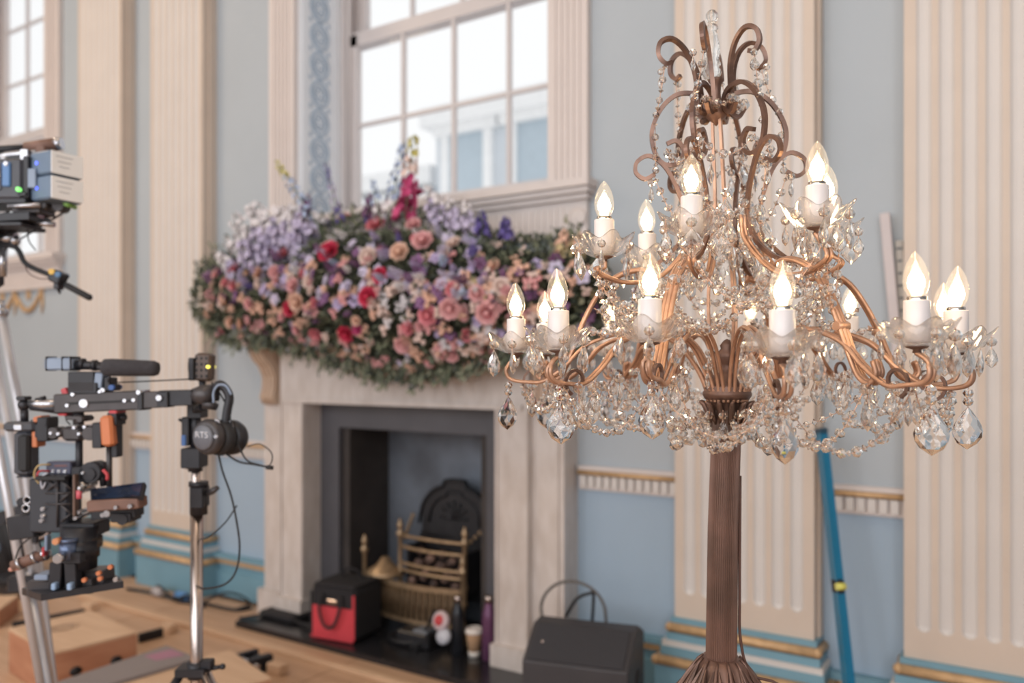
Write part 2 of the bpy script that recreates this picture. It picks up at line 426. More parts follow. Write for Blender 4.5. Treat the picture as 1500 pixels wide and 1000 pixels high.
# ================================================================ the street outside
M_stone1 = mat('render_outside', (214, 220, 226), .8, var=.1, scale=.6)
M_stone2 = mat('stucco_outside', (246, 246, 246), .8)
M_glassd = mat('far_glass', (186, 200, 210), .3)
def building(x0, x1, y, h, mt, label, nx, rows, wz, dx=0):
    b = thing('building', ((x0+x1)/2, y, -3), label, 'building')
    part('wall', MB().bx(x0, x1, y, y+4, -3, h), mt, b)
    part('cornice', MB().bx(x0-.2, x1+.2, y-.35, y+4, h, h+.4), M_stone2, b)
    for i in range(nx):
        for k in range(rows):
            cx = x0+(i+.5)*(x1-x0)/nx; z = wz+k*2.6
            if z+1.5 > h: continue
            f = part('window', MB().bx(cx-.65, cx-.45, y-.12, y, z, z+1.5).bx(cx+.45, cx+.65, y-.12, y, z, z+1.5).bx(cx-.8, cx+.8, y-.2, y, z+1.5, z+1.8).bx(cx-.7, cx+.7, y-.15, y, z-.15, z), M_stone2, b)
            part('pane', MB().bx(cx-.45, cx+.45, y-.03, y+.01, z, z+1.5), M_glassd, f)
building(-11.0, -7.6, 14, 6.5, M_stone1, 'blue-grey stucco building outside with white pedimented windows', 2, 3, -.4)
building(-15.2, -11.9, 15, 5.6, M_stone1, 'grey building with pale windows seen through the lower left panes', 2, 3, -1.5)
building(-25.5, -20.5, 15, 8.2, mat('brick_outside', (188, 178, 182), .8, var=.1), 'mauve-grey building with cornice beyond the leftmost window', 2, 4, -1)
# ================================================================ chimneypiece
fp = thing('fireplace', (FC, WY, 0), 'pale veined marble chimneypiece with dark slate slips around a black firebox', 'fireplace')
LF = 3.12
for s in (-1, 1):
    X = lambda v: FC+s*v
    def bb(mb, x0, x1, *r): return mb.bx(min(X(x0), X(x1)), max(X(x0), X(x1)), *r)
    m = MB(); bb(m, .63, .81, LF, WY, .13, 1.20)
    bb(m, .632, .645, LF-.008, LF+.05, .13, 1.2); bb(m, .795, .808, LF-.008, LF+.02, .13, 1.2)
    part('leg', m, M_marble, fp)
    m = MB(); bb(m, .81, .975, LF+.03, WY, .12, 1.22); bb(m, .84, .95, LF+.022, WY, .16, 1.18)
    part('outer_pilaster', m, M_marble, fp)
    m = MB(); bb(m, .62, .83, LF-.03, WY, .03, .13); bb(m, .83, 1.0, LF, WY, .0, .14)
    part('plinth', m, M_marble, fp)
    # scrolled console bracket carrying the shelf
    prof = [(LF+.03, 1.18), (LF-.01, 1.19), (LF-.028, 1.225), (LF-.012, 1.28), (LF-.01, 1.34), (LF-.04, 1.40), (LF-.075, 1.43), (LF-.10, 1.465), (LF-.10, 1.50), (LF+.03, 1.50)]
    m = MB().prism(prof, lambda p: (X(.84), p[0], p[1]), lambda p: (X(.95), p[0], p[1]))
    for q in (.86, .895, .93):
        m.tube([(X(q), p[0]-.004, p[1]) for p in prof[1:-1]], .008, 6)
    part('console_bracket', m, mat('marble_warm', (204, 182, 162), .35, rgb2=(186, 160, 140), scale=7), fp)
m = MB().bx(FC-.81, FC+.81, LF, WY, 1.20, 1.50).bx(FC-.78, FC+.78, LF-.012, LF, 1.20, 1.225)
m.bx(FC-.975, FC+.975, LF+.03, WY, 1.22, 1.5)
part('frieze', m, M_marble, fp)
m = MB().bx(FC-1.02, FC+1.02, LF-.12, WY, 1.525, 1.56).bx(FC-.99, FC+.99, LF-.09, WY, 1.50, 1.525)
part('mantel_shelf', m, M_marble, fp)
SY = 3.25
m = MB()
m.bx(FC-.63, FC-.49, SY, SY+.03, .03, 1.2).bx(FC+.49, FC+.63, SY, SY+.03, .03, 1.2).bx(FC-.49, FC+.49, SY, SY+.03, 1.065, 1.2)
part('slate_slip', m, M_slate, fp)
m = MB().bx(FC-.51, FC-.44, SY+.03, 3.62, .03, 1.085).bx(FC+.44, FC+.51, SY+.03, 3.62, .03, 1.085).bx(FC-.5, FC+.5, SY+.03, 3.62, 1.065, 1.085)
part('firebox_side', m, M_soot, fp)
part('firebox_back', MB().bx(FC-.5, FC+.5, 3.60, 3.64, .03, 1.085), M_sootw, fp)
part('hearthstone', MB().bx(FC-.90, FC+.90, 2.89, 3.62, .0, .03), M_hearth, fp)

# fire grate
M_brass = mat('brass', (176, 150, 120), .4, metal=.6, var=.3, scale=30)
M_iron = mat('cast_iron', (42, 42, 46), .5, metal=.3, var=.3, scale=25, bump=.5)
GC = -2.63; gy = 3.30
gr = thing('fire_grate', (GC, gy, .03), 'brass fire grate with arched black iron fireback and coals', 'grate')
pr = []
for q in range(25):
    u = -1+q/12; pr.append((GC+.235*u+.03, .56+.215*sqrt(max(0, 1-abs(u)**2.4))+(.03 if abs(u) < .3 else 0)))
poly = [(GC-.21, .18), (GC-.23, .45), (GC-.19, .50)]+pr[1:-1]+[(GC+.28, .50), (GC+.27, .45), (GC+.27, .18)]
m = MB().prism(poly, lambda p: (p[0], 3.46, p[1]), lambda p: (p[0], 3.49, p[1]))
m.tube([(p[0], 3.455, p[1]-.008) for p in pr], .010, 6)
m.tube([(GC+.03+(p[0]-GC-.03)*.72, 3.455, .58+(p[1]-.58)*.7) for p in pr], .008, 6)
for q in range(3): m.tube([(GC-.19, 3.452, .50-q*.035), (GC+.25, 3.452, .50-q*.035)], .008, 6)
for q in range(7):
    a = pi*q/6; m.tube([(GC+.03, 3.455, .60), (GC+.03+.09*cos(a), 3.455, .60+.09*sin(a))], [.014, .006], 6)
part('fireback', m, M_iron, gr)
part('coal_basket', MB().bx(GC-.17, GC+.21, gy+.02, 3.45, .24, .26).bx(GC-.18, GC-.165, gy+.02, 3.45, .25, .46).bx(GC+.2, GC+.215, gy+.02, 3.45, .25, .46), M_iron, gr)
for z, bow in ((.512, .02), (.455, .03), (.37, .03), (.335, .03)):
    pts = [(GC-.2+.41*q/10, gy-bow*sin(pi*q/10), z) for q in range(11)]
    part('grate_bar', MB().tube(pts, .009, 8), M_brass, gr)
def finial(x, y, z0, z1, s=1):
    return [(.016, z0), (.016, z0+.02), (.010, z0+.03), (.012, z0+.08), (.018, z0+.1), (.010, z0+.12), (.011, z1-.10), (.020, z1-.09), (.022, z1-.075), (.009, z1-.06), (.016, z1-.045), (.017, z1-.03), (.008, z1-.015), (.007, z1-.006), (.0001, z1)]
for x, y, z0, z1 in ((GC-.205, gy, .2, .60), (GC+.215, gy, .2, .60), (GC-.42, gy-.04, .03, .50), (GC+.24, gy-.05, .03, .47)):
    part('finial_post', MB().lathe(finial(x, y, z0, z1), 12, (x, y, 0)), M_brass, gr)
m = MB()
for s in (-1, 1):
    for q in range(6): m.sphere((GC+.01+s*(.20+.02*q/2), gy+.02+q*.025, .50+q*.018), .012, 8, 6)
part('beaded_arm', m, M_brass, gr, kind='stuff')
# pierced apron with its curved foot
pts = []
m = MB()
for q in range(17):
    u = q/16; pts.append((GC-.36+.58*u, gy-.05-.05*sin(pi*u), 0))
for i in range(16):
    for z0, z1 in ((.27, .295), (.10, .12)):
        a, b = pts[i], pts[i+1]; m.add([(a[0], a[1], z0), (b[0], b[1], z0), (b[0], b[1], z1), (a[0], a[1], z1), (a[0], a[1]+.012, z0), (b[0], b[1]+.012, z0), (b[0], b[1]+.012, z1), (a[0], a[1]+.012, z1)],
            [(0,1,2,3), (7,6,5,4), (0,4,5,1), (3,2,6,7)])
part('apron_rail', m, M_brass, gr, kind='stuff')
m = MB()
for i in range(16):
    a, b = pts[i], pts[i+1]; m.add([(a[0], a[1]+.004, .12), (b[0], b[1]+.004, .12), (b[0], b[1]+.004, .27), (a[0], a[1]+.004, .27)], [(0,1,2,3)])
    m.cyl((a[0], a[1], .12), (a[0], a[1], .27), .005, 6)
part('pierced_apron', m, mat('dull_brass', (120, 100, 78), .4, metal=.6, var=.4, scale=60), gr)
part('hob_shoulder', MB().lathe([(.0001, .0), (.11, .0), (.10, .02), (.05, .05), (.02, .09), (.0001, .095)], 14, (GC-.29, gy-.02, .30)), M_brass, gr)
M_coal = mat('coal', (150, 118, 104), .8, rgb2=(70, 56, 52), scale=14)
for q in range(24):
    c = (GC-.15+.33*((q % 8)/7), gy+.035+.035*(q//8), .275+.05*((q*5) % 3)/1.0+.02*(q//8))
    mb = MB(); mb.sphere(c, .030, 7, 5, (random.uniform(.8, 1.1), .8, random.uniform(.7, .95))); part('coal', mb, M_coal, gr)
# ================================================================ crystal candelabra lamp
M_copper = mat('aged_copper', (206, 164, 138), .36, metal=.5, rgb2=(166, 128, 106), scale=26)
M_scroll = mat('dark_copper', (138, 108, 94), .34, metal=.6, rgb2=(100, 78, 70), scale=26)
M_bronze = mat('brown_bronze', (128, 98, 86), .42, metal=.55, rgb2=(104, 82, 72), scale=14)
M_crystal = soft_glass('crystal', (255, 254, 252), 1.5, .22)
M_lead = glass('lead_crystal', (255, 255, 255), 1.5)
M_dish = soft_glass('pressed_glass', (255, 254, 252), 1.4, .5)
M_bulb = thin_glass('bulb_glass', (255, 252, 246), refl=1.3)
_nt = M_bulb.node_tree; _em = _nt.nodes.new('ShaderNodeEmission'); _em.inputs[0].default_value = (1, .80, .58, 1); _em.inputs[1].default_value = .16  # faint emission added to the glass, painting a halo round the filament
_ad = _nt.nodes.new('ShaderNodeAddShader'); _mx = [n for n in _nt.nodes if n.type == 'MIX_SHADER'][0]
_nt.links.new(_mx.outputs[0], _ad.inputs[0]); _nt.links.new(_em.outputs[0], _ad.inputs[1]); _nt.links.new(_ad.outputs[0], _nt.nodes['Material Output'].inputs['Surface'])
M_sleeve = mat('white_sleeve', (226, 220, 220), .3, var=.01)
M_fil = emit('glowing_filament', (255, 218, 164), 44)
M_chrome = mat('nickel', (190, 186, 182), .2, metal=1, var=.05)
AXP = [(1000, 1056), (700, 1060), (570, 1066), (400, 1062), (150, 1050), (20, 1038)]
ZL = 1.50
def axis(z):
    y = 536-(z-CH)*F/ZL
    if y >= AXP[0][0]: x = AXP[0][1]
    else:
        x = AXP[-1][1]
        for (a, xa), (b, xb) in zip(AXP, AXP[1:]):
            if b <= y <= a: x = xa+(xb-xa)*(a-y)/(a-b)
    v = FWD*ZL+RGT*((x-750)/F*ZL); return Vector((v.x, v.y, z))
def dv(th): t = radians(th); return RGT*sin(t)-FWD*cos(t)
def zy(y): return CH+(536-y)*ZL/F
def pt(r, z, th, off=0.0): t = radians(th); return axis(z)+dv(th)*r+(RGT*cos(t)+FWD*sin(t))*off
base0 = axis(0); base0.z = 0
lamp = thing('candelabra_lamp', base0, 'tall copper floor candelabra hung with crystal drops and lit candle bulbs', 'lamp')

# column and foot
m = MB()
N = 180
def colm(z0, z1, r0, r1):
    vs = []; fs = []
    for j, (z, r) in enumerate(((z0, r0), (z1, r1))):
        for k in range(N):
            a = 2*pi*k/N; q = r*(1.02 if k % 4 < 2 else .97); c = axis(z); vs.append((c.x+q*cos(a), c.y+q*sin(a), z))
    for k in range(N): fs.append((k, (k+1) % N, N+(k+1) % N, N+k))
    return vs, fs
# reeds: 45 round reeds around the shaft
m.smooth = False
for z0, z1 in ((.855, 1.1), (1.1, 1.335)): m.add(*colm(z0, z1, .0275-(z0-.855)*.003, .0275-(z1-.855)*.003))
part('reeded_column', m, M_bronze, lamp)
c = axis(.9)
def lobes(k, d): return lambda a, j: 1+d*cos(k*a)*(1 if 0 < j else 0)
prof = [(.028, .868), (.034, .866), (.042, .858), (.052, .84), (.064, .82), (.080, .80), (.098, .785), (.118, .772), (.125, .76), (.105, .752)]
m = MB().lathe(prof, 96, (c.x, c.y, 0), rad=lambda a, j: 1+(.045*cos(12*a)+.02*cos(24*a))*(1 if 1 < j < 9 else 0))
for k in range(12):                                   # acanthus ribs and curled tips
    a = 2*pi*k/12+.13
    m.tube([(c.x+r*cos(a), c.y+r*sin(a), z+.002) for r, z in prof[1:8]], [.002, .003, .0045, .005, .006, .006, .004], 6)
    for s in (-1, 1):
        pts = []
        for q in range(8):
            t = q/7; rr = .046+.055*t; aa = a+s*(.10+.10*sin(pi*t)); zq = .852-.085*t+.004
            pts.append((c.x+rr*cos(aa), c.y+rr*sin(aa), zq))
        m.tube(pts, [.001, .003, .004, .004, .004, .004, .003, .001], 5)
part('acanthus_foot', m, M_bronze, lamp)
m = MB().lathe([(.16, 0), (.17, .015), (.17, .035), (.15, .05), (.12, .08), (.075, .12), (.05, .16), (.06, .2), (.075, .26), (.06, .34), (.045, .45), (.05, .60), (.06, .68), (.085, .72), (.105, .745), (.105, .755)], 48, (c.x, c.y, 0))
part('pedestal', m, M_bronze, lamp)
m = MB(); m.tube(spline([pt(.029, 1.2, 80), pt(.031, .99, 80), pt(.034, .90, 80), pt(.055, .84, 80), pt(.13, .78, 80), pt(.2, .4, 85), pt(.22, .02, 90), pt(.5, .006, 130)], 6), .0028, 6)
part('mains_cord', m, mat('brown_cord', (96, 66, 56), .5), lamp)
# hub
h = axis(1.33)
m = MB().lathe([(.026, 1.295), (.028, 1.31), (.024, 1.318), (.03, 1.322), (.030, 1.335), (.040, 1.340), (.044, 1.347), (.044, 1.352), (.040, 1.356), (.043, 1.360), (.036, 1.368), (.03, 1.38), (.012, 1.39), (.013, 1.405), (.019, 1.415), (.018, 1.424), (.011, 1.432), (.013, 1.438), (.006, 1.447), (.0001, 1.45)], 24, (h.x, h.y, 0))
for k in range(12):
    a = 2*pi*k/12
    m.tube([(h.x+r*cos(a), h.y+r*sin(a), z) for r, z in ((.026, 1.295), (.031, 1.305), (.036, 1.32), (.043, 1.332), (.050, 1.336))], [.003, .005, .006, .005, .002], 6)
part('hub', m, M_bronze, lamp)

def tubes(name, pts, r, mt=M_copper, n=4, smooth=False, **k):
    mb = MB(); mb.tube(pts, r, n, **k); return part(name, mb, mt, lamp)
# frame ribs
RIB = [-35, 25, 85, 145, 205, 265]
rib = [(.118, 253), (.137, 260), (.153, 250), (.149, 234), (.126, 226), (.1, 242), (.083, 268), (.07, 300), (.068, 330), (.085, 360), (.12, 384), (.155, 396)]
arch = [(.135, 404), (.15, 395), (.185, 400), (.22, 418), (.247, 450), (.268, 485), (.285, 520), (.302, 548), (.322, 556), (.335, 545), (.33, 530)]
bow = [(.05, 160), (.038, 172), (.024, 165), (.022, 148), (.038, 137), (.07, 137), (.1, 156), (.12, 190), (.116, 222), (.1, 239), (.076, 238), (.064, 220), (.076, 205), (.094, 209)]
crown = [(.012, 152), (.02, 166), (.032, 160), (.034, 130), (.038, 100), (.052, 74), (.074, 60), (.096, 66), (.102, 84), (.09, 96), (.078, 93)]
crown2 = [(.034, 128), (.044, 112), (.06, 96)]
def prof3(pr, th, s=1): return spline([pt(r*s, zy(y), th) for r, y in pr], 5)
for i, th in enumerate(RIB):
    tubes('frame_rib', prof3(rib, th), .0050, M_scroll, n=4)
    tubes('crown_scroll', prof3(crown, th+12), .0054, M_scroll, n=4)
    tubes('bow_scroll', prof3(bow, th), .0054, M_scroll, n=4)
    mb = MB()
    for off in (-.0065, 0, .0065):
        mb.tube(spline([pt(r, zy(y)+(.002 if off == 0 else 0), th, off) for r, y in arch], 5), .0042, 6)
    mb.tube([pt(.268, zy(487), th, -.012), pt(.268, zy(487), th, .012)], .008, 6)
    part('arch_strap', mb, M_copper, lamp)
for th in (10, 130, 250):
    tubes('centre_rod', spline([pt(.012, zy(560), th), pt(.03, zy(480), th), pt(.028, zy(400), th), pt(.012, zy(300), th), pt(.01, zy(200), th), pt(.008, zy(160), th)], 6), .0035, n=4)
k = axis(zy(140))
m = MB().lathe([(.0001, zy(185)), (.006, zy(180)), (.018, zy(172)), (.02, zy(164)), (.012, zy(158)), (.010, zy(150)), (.008, zy(140)), (.009, zy(124)), (.0145, zy(119)), (.0145, zy(116))], 16, (k.x, k.y, 0))
part('crown_cup', m, M_bronze, lamp)
k = axis(zy(70))
fprof = [(.007, 118), (.014, 114), (.0175, 106), (.013, 99), (.016, 94), (.012, 87), (.014, 78), (.0135, 66), (.011, 54), (.0085, 45), (.0115, 42), (.011, 39), (.006, 36), (.006, 34), (.0095, 30), (.0115, 25), (.0105, 20), (.006, 16), (.0001, 14.5)]
def cut(a, j): return 1+(.05*cos(8*a+j*.8) if 1 < j < 12 else 0)
part('glass_finial', MB().lathe([(r, zy(y)) for r, y in fprof], 32, (k.x, k.y, 0), rad=cut), M_crystal, lamp)

# --- crystal pieces (hang down from their origin)
def facets(prof, n, flat=1.0):
    m = MB(); rows = []
    for j, (r, z) in enumerate(prof):
        if r < 1e-5: rows.append([len(m.v)]); m.v.append((0, 0, z)); continue
        row = []
        for k in range(n):
            a = 2*pi*(k+(.5 if j % 2 else 0))/n; row.append(len(m.v)); m.v.append((r*cos(a), r*flat*sin(a), z))
        rows.append(row)
    def f(*q): m.f.append(q); m.m.append(0); m.sm.append(False)
    for j in range(len(rows)-1):
        A, B = rows[j], rows[j+1]
        if len(A) == 1:
            for k in range(n): f(A[0], B[(k+1) % n], B[k])
        elif len(B) == 1:
            for k in range(n): f(A[k], A[(k+1) % n], B[0])
        else:
            o = 1 if j % 2 else 0                       # staggered rows make lozenge facets
            for k in range(n):
                if not o: f(A[k], A[(k+1) % n], B[k]); f(A[(k+1) % n], B[(k+1) % n], B[k])
                else: f(A[k], B[(k+1) % n], B[k]); f(A[k], A[(k+1) % n], B[(k+1) % n])
    return m
def shape(L, W, flat, n, kind='tear', rows=6, z0=0.0):
    pr = [(0, z0)]
    for q in range(1, rows):
        t = q/rows
        if kind == 'tear': w = W*(sin(pi*t**1.35)**.72)
        elif kind == 'spear': w = W*(.8 if t < .8 else .55)
        elif kind == 'kite': w = W*(t/.55 if t < .55 else (1-t)/.45)**.8
        else: w = W*sin(pi*t)
        pr.append((w, z0-L*t))
    pr.append((0, z0-L)); return facets(pr, n, flat)
def merge(dst, src, M):
    b = len(dst.v); dst.v += [tuple(M @ Vector(v)) for v in src.v]; dst.f += [tuple(b+i for i in f) for f in src.f]
    dst.m += [src.m[i] if src.m[i] else dst.mi for i in range(len(src.f))]; dst.sm += src.sm; return dst
bead = facets([(0, .0078), (.0058, .0056), (.0086, 0), (.0058, -.0056), (0, -.0078)], 8)
bead_s = facets([(0, .0052), (.006, 0), (0, -.0052)], 8)
T = Matrix.Translation
def hang(body, nb, gap=.0135):                         # beads on a pin over a drop
    m = MB(); z = -.006
    for q in range(nb): merge(m, bead, T((0, 0, z))); z -= gap
    m.mi = 1; m.tube([(0, 0, .004), (0, 0, z+.002)], .0007, 4); m.mi = 0
    merge(m, body, T((0, 0, z+.006))); return m
MC = [M_crystal, M_copper]
D_small = hang(shape(.034, .0095, .55, 8), 1).mesh('crystal_drop', MC)
D_med = hang(shape(.045, .012, .5, 8), 1).mesh('crystal_drop', MC)
D_flat = hang(shape(.046, .019, .3, 10, 'kite', 7), 1).mesh('crystal_drop', MC)
D_spear = hang(shape(.034, .0038, .8, 6, 'spear', 4), 1).mesh('crystal_drop', MC)
D_big = hang(shape(.070, .0235, .40, 10, 'tear', 7), 2).mesh('almond_drop', [M_lead, M_copper])
def put(name, me, p, th=0, sc=1.0, tilt=0.0):
    return link(name, me, lamp, M=T(Vector(p)) @ Matrix.Rotation(th, 4, 'Z') @ Matrix.Rotation(tilt, 4, 'X') @ Matrix.Scale(sc, 4))

rc = random.Random(11)
def chain(a, b, sag, step=.0185, name='bead_chain', big=1.0):
    a, b = Vector(a), Vector(b); n = max(3, int(((a-b).length+sag*1.6)/step)); pts = []
    for q in range(n+1):
        t = q/n; pts.append(a.lerp(b, t)-Vector((0, 0, 4*sag*t*(1-t))))
    m = MB()
    for q in range(n):
        c = (pts[q]+pts[q+1])/2; d = (pts[q+1]-pts[q]).normalized()
        R = Vector((0, 0, 1)).rotation_difference(d).to_matrix().to_4x4()
        s = big*rc.uniform(.75, 1.1)*(1.0 if q % 3 else 1.15)
        merge(m, bead if q % 2 else bead_s, T(c) @ R @ Matrix.Rotation(rc.uniform(0, 1), 4, 'Z') @ Matrix.Scale(s, 4))
    m.mi = 1; m.tube(pts, .0007, 4)
    return part(name, m, MC, lamp, kind='stuff')

# candles: (column px, row px of the sleeve top, distance)
LOW = [(1146, 454, 1.10), (1343, 440, 1.13), (1400, 455, 1.23), (1382, 468, 1.49), (1245, 464, 1.70), (1100, 470, 1.88), (977, 470, 1.88), (893, 480, 1.84), (798, 474, 1.68), (756, 467, 1.52), (818, 455, 1.31), (952, 438, 1.19)]
UPP = [(1197, 272, 1.24), (1212, 300, 1.34), (1092, 345, 1.68), (948, 343, 1.58), (885, 322, 1.41), (1013, 288, 1.30)]
petal = lambda a, j: 1+.10*cos(7*a)*(1 if j in (4, 5, 6) else .5 if j in (3, 7) else 0)+.012*cos(28*a)
def dish_mesh():
    pr = [(.013, 0), (.022, .002), (.034, .009), (.044, .020), (.050, .031), (.0505, .0335), (.0485, .0325), (.042, .0235), (.032, .0135), (.020, .007), (.013, .006)]
    n = 84; m = MB(); m.smooth = True; vs = []
    for j, (r, z) in enumerate(pr):
        for k in range(n):
            a = 2*pi*k/n; q = r*petal(a, j); w = z+(r/.05)**3*.006*cos(7*a)
            vs.append((q*cos(a), q*sin(a), w))
    fs = []
    J = len(pr)
    for j in range(J):
        for k in range(n): fs.append((j*n+k, j*n+(k+1) % n, ((j+1) % J)*n+(k+1) % n, ((j+1) % J)*n+k))
    m.add(vs, fs); return m
ME_dish = dish_mesh().mesh('glass_dish', M_dish)
ME_sleeve = MB().lathe([(.0165, -.058), (.0172, -.056), (.0172, -.001), (.0165, 0), (.0120, 0), (.0120, -.004), (.0001, -.004)], 24).mesh('candle_sleeve', M_sleeve)
ME_cap = MB().lathe([(.0115, -.004), (.0132, -.002), (.0132, .005), (.0115, .006), (.0001, .006)], 20).mesh('lamp_cap', M_chrome)
bp = [(.0100, .005), (.0125, .009), (.0160, .018), (.0172, .027), (.0160, .038), (.0128, .049), (.0085, .058), (.0040, .0645), (.0015, .067), (.0001, .068)]
mb = MB(); mb.open_lathe(bp, 24); ME_bulb = mb.mesh('bulb', M_bulb)
mb = MB().lathe([(.0001, .010), (.005, .013), (.0104, .018), (.0114, .025), (.0092, .034), (.004, .043), (.0001, .047)], 14)
ME_fil = mb.mesh('filament', M_fil)
mb = MB().lathe([(.0035, .004), (.0035, .010), (.0001, .012)], 8); ME_stem = mb.mesh('filament_stem', M_sleeve)
ME_pan = MB().lathe([(.0001, -.010), (.006, -.008), (.005, -.004), (.014, -.001), (.016, .001), (.0001, .002)], 16).mesh('drip_pan', M_bronze)
def candle(p, th):
    s = link('candle_sleeve', ME_sleeve, lamp, M=T(p))
    link('lamp_cap', ME_cap, s)
    b = link('bulb', ME_bulb, lamp, M=T(p) @ Matrix.Rotation(radians(rc.uniform(-2.5, 2.5)), 4, 'X') @ Matrix.Rotation(radians(rc.uniform(-2.5, 2.5)), 4, 'Y'))
    link('filament', ME_fil, b); link('filament_stem', ME_stem, b)
    d = Vector(p)-Vector((0, 0, .064))
    link('glass_dish', ME_dish, lamp, M=T(d) @ Matrix.Rotation(rc.uniform(0, 1), 4, 'Z'))
    link('drip_pan', ME_pan, lamp, M=T(d))
    return d
arm = [(.034, 1.335), (.040, 1.360), (.055, 1.395), (.085, 1.435), (.125, 1.458), (.18, 1.462)]
tips = []
for i, (x, y, Z) in enumerate(LOW):
    p = P(x, y, Z); d = candle(p, 0)
    v = p-axis(p.z); v.z = 0; R = v.length; e = v.normalized(); sd = Vector((-e.y, e.x, 0))
    zb = d.z-.008
    A = lambda r, z: axis(z)+e*r
    k = R/.385
    pts = [A(r*k if r > .06 else r, z) for r, z in arm]+[A(R*.66, 1.440), A(R*.77, 1.400), A(R*.87, 1.373), A(R*.95, zb-.045), A(R+.012, zb-.04), A(R+.021, zb-.025), A(R+.014, zb-.010)]
    end = Vector((p.x, p.y, zb)); pts.append(end)
    mb = MB()
    for off in (-.0045, .0045): mb.tube([q+sd*off*(1 if j < len(spline(pts, 5))-8 else .3) for j, q in enumerate(spline(pts, 5))], .0036, 6)
    part('branch_arm', mb, M_copper, lamp)
    # C scroll under the dish
    c0 = end-e*.035-Vector((0, 0, .040)); sc = []
    for q in range(15):
        t = q/14; a = -1.2+t*5.0; rr = .024*(1-.55*t); sc.append(c0+e*(rr*cos(a))+Vector((0, 0, rr*sin(a))))
    tubes('dish_scroll', sc, .0034, M_bronze, 4)
    for q in range(6):                                # drops round the rim of the dish
        a = 2*pi*q/6+rc.uniform(-.2, .2); o = d+Vector((.047*cos(a), .047*sin(a), .022))
        put('crystal_drop', rc.choice((D_small, D_med, D_med, D_small)), o, rc.uniform(0, 6), rc.uniform(.9, 1.15), rc.uniform(-.05, .05))
    for q in range(2):
        o = end-e*(.03+.05*q)+sd*rc.uniform(-.02, .02)-Vector((0, 0, .045))
        put('crystal_drop', D_med, o, rc.uniform(0, 6), rc.uniform(.9, 1.2))
    tip = A(R*.98, zb-.046); tips.append((tip, e, R, sd))
    if i not in (4, 6): put('almond_drop', D_big, tip+e*.006+(-RGT if i == 9 else RGT if i in (1, 2) else Vector((0, 0, 0)))*.018, rc.uniform(-.7, .7)+math.atan2(RGT.y, RGT.x), rc.uniform(.88, 1.02), rc.uniform(-.06, .06))
# lower swags
nL = len(tips)
for i in range(nL):
    a, e, R, s_ = tips[i]; b, e2, R2, s2 = tips[(i+1) % nL]
    chain(a, b, rc.uniform(.045, .085), big=.95)
    chain(a-e*.08+Vector((0, 0, .006)), b-e2*.08+Vector((0, 0, .006)), rc.uniform(.07, .10))
    if i % 2 == 0: chain(a-e*.12, axis(1.305)+e*.045, rc.uniform(.03, .06))
    for q in range(3):
        put('crystal_drop', rc.choice((D_small, D_med)), a-e*(.05+.06*q)+s_*rc.uniform(-.03, .03)+Vector((0, 0, .005+.01*q)), rc.uniform(0, 6), rc.uniform(.85, 1.1))
for k in range(12):                                   # ring of small drops under the hub
    th = k*30+8; put('crystal_drop', D_small if k % 2 else D_med, pt(.050, 1.318, th), rc.uniform(0, 6), 1.0)
for k in range(6): chain(pt(.11, 1.33, k*60+5), pt(.11, 1.33, k*60+65), .075, big=1.25)
for k in range(6): put('crystal_drop', D_small, pt(.06, 1.43, k*60+20), 0, .8)

# upper tier
ut = []
for i, (x, y, Z) in enumerate(UPP):
    p = P(x, y, Z); d = candle(p, 0); v = p-axis(p.z); v.z = 0; R = v.length; e = v.normalized(); sd = Vector((-e.y, e.x, 0)); zb = d.z-.008
    A = lambda r, z: axis(z)+e*r
    pts = [A(.066, 1.665), A(.075, 1.62), A(max(.08, R*.55), 1.560), A(R*.82, 1.545), A(R*1.02, 1.555), A(R+.02, 1.568), A(R+.006, zb-.012), Vector((p.x, p.y, zb))]
    mb = MB()
    for off in (-.004, .004): mb.tube([q+sd*off for q in spline(pts, 5)], .0034, 6)
    part('upper_arm', mb, M_copper, lamp)
    for q in range(6):
        a = 2*pi*q/6+rc.uniform(-.2, .2); o = d+Vector((.047*cos(a), .047*sin(a), .022))
        put('crystal_drop', rc.choice((D_small, D_flat, D_flat, D_med)), o, rc.uniform(0, 6), rc.uniform(.9, 1.1), rc.uniform(-.05, .05))
    if i == 4: put('crystal_drop', D_spear, d-RGT*.049+Vector((0, 0, .02)), 0, 1.1)
    ut.append((Vector((p.x, p.y, zb-.01)), e, R))
order = sorted(range(6), key=lambda i: math.atan2(ut[i][1].dot(RGT), -ut[i][1].dot(FWD)))
for q in range(6):
    a = ut[order[q]]; b = ut[order[(q+1) % 6]]
    chain(a[0]-Vector((0, 0, .02)), b[0]-Vector((0, 0, .02)), .07)
    chain(a[0]+a[1]*.02, b[0]+b[1]*.02, .10, big=1.0)
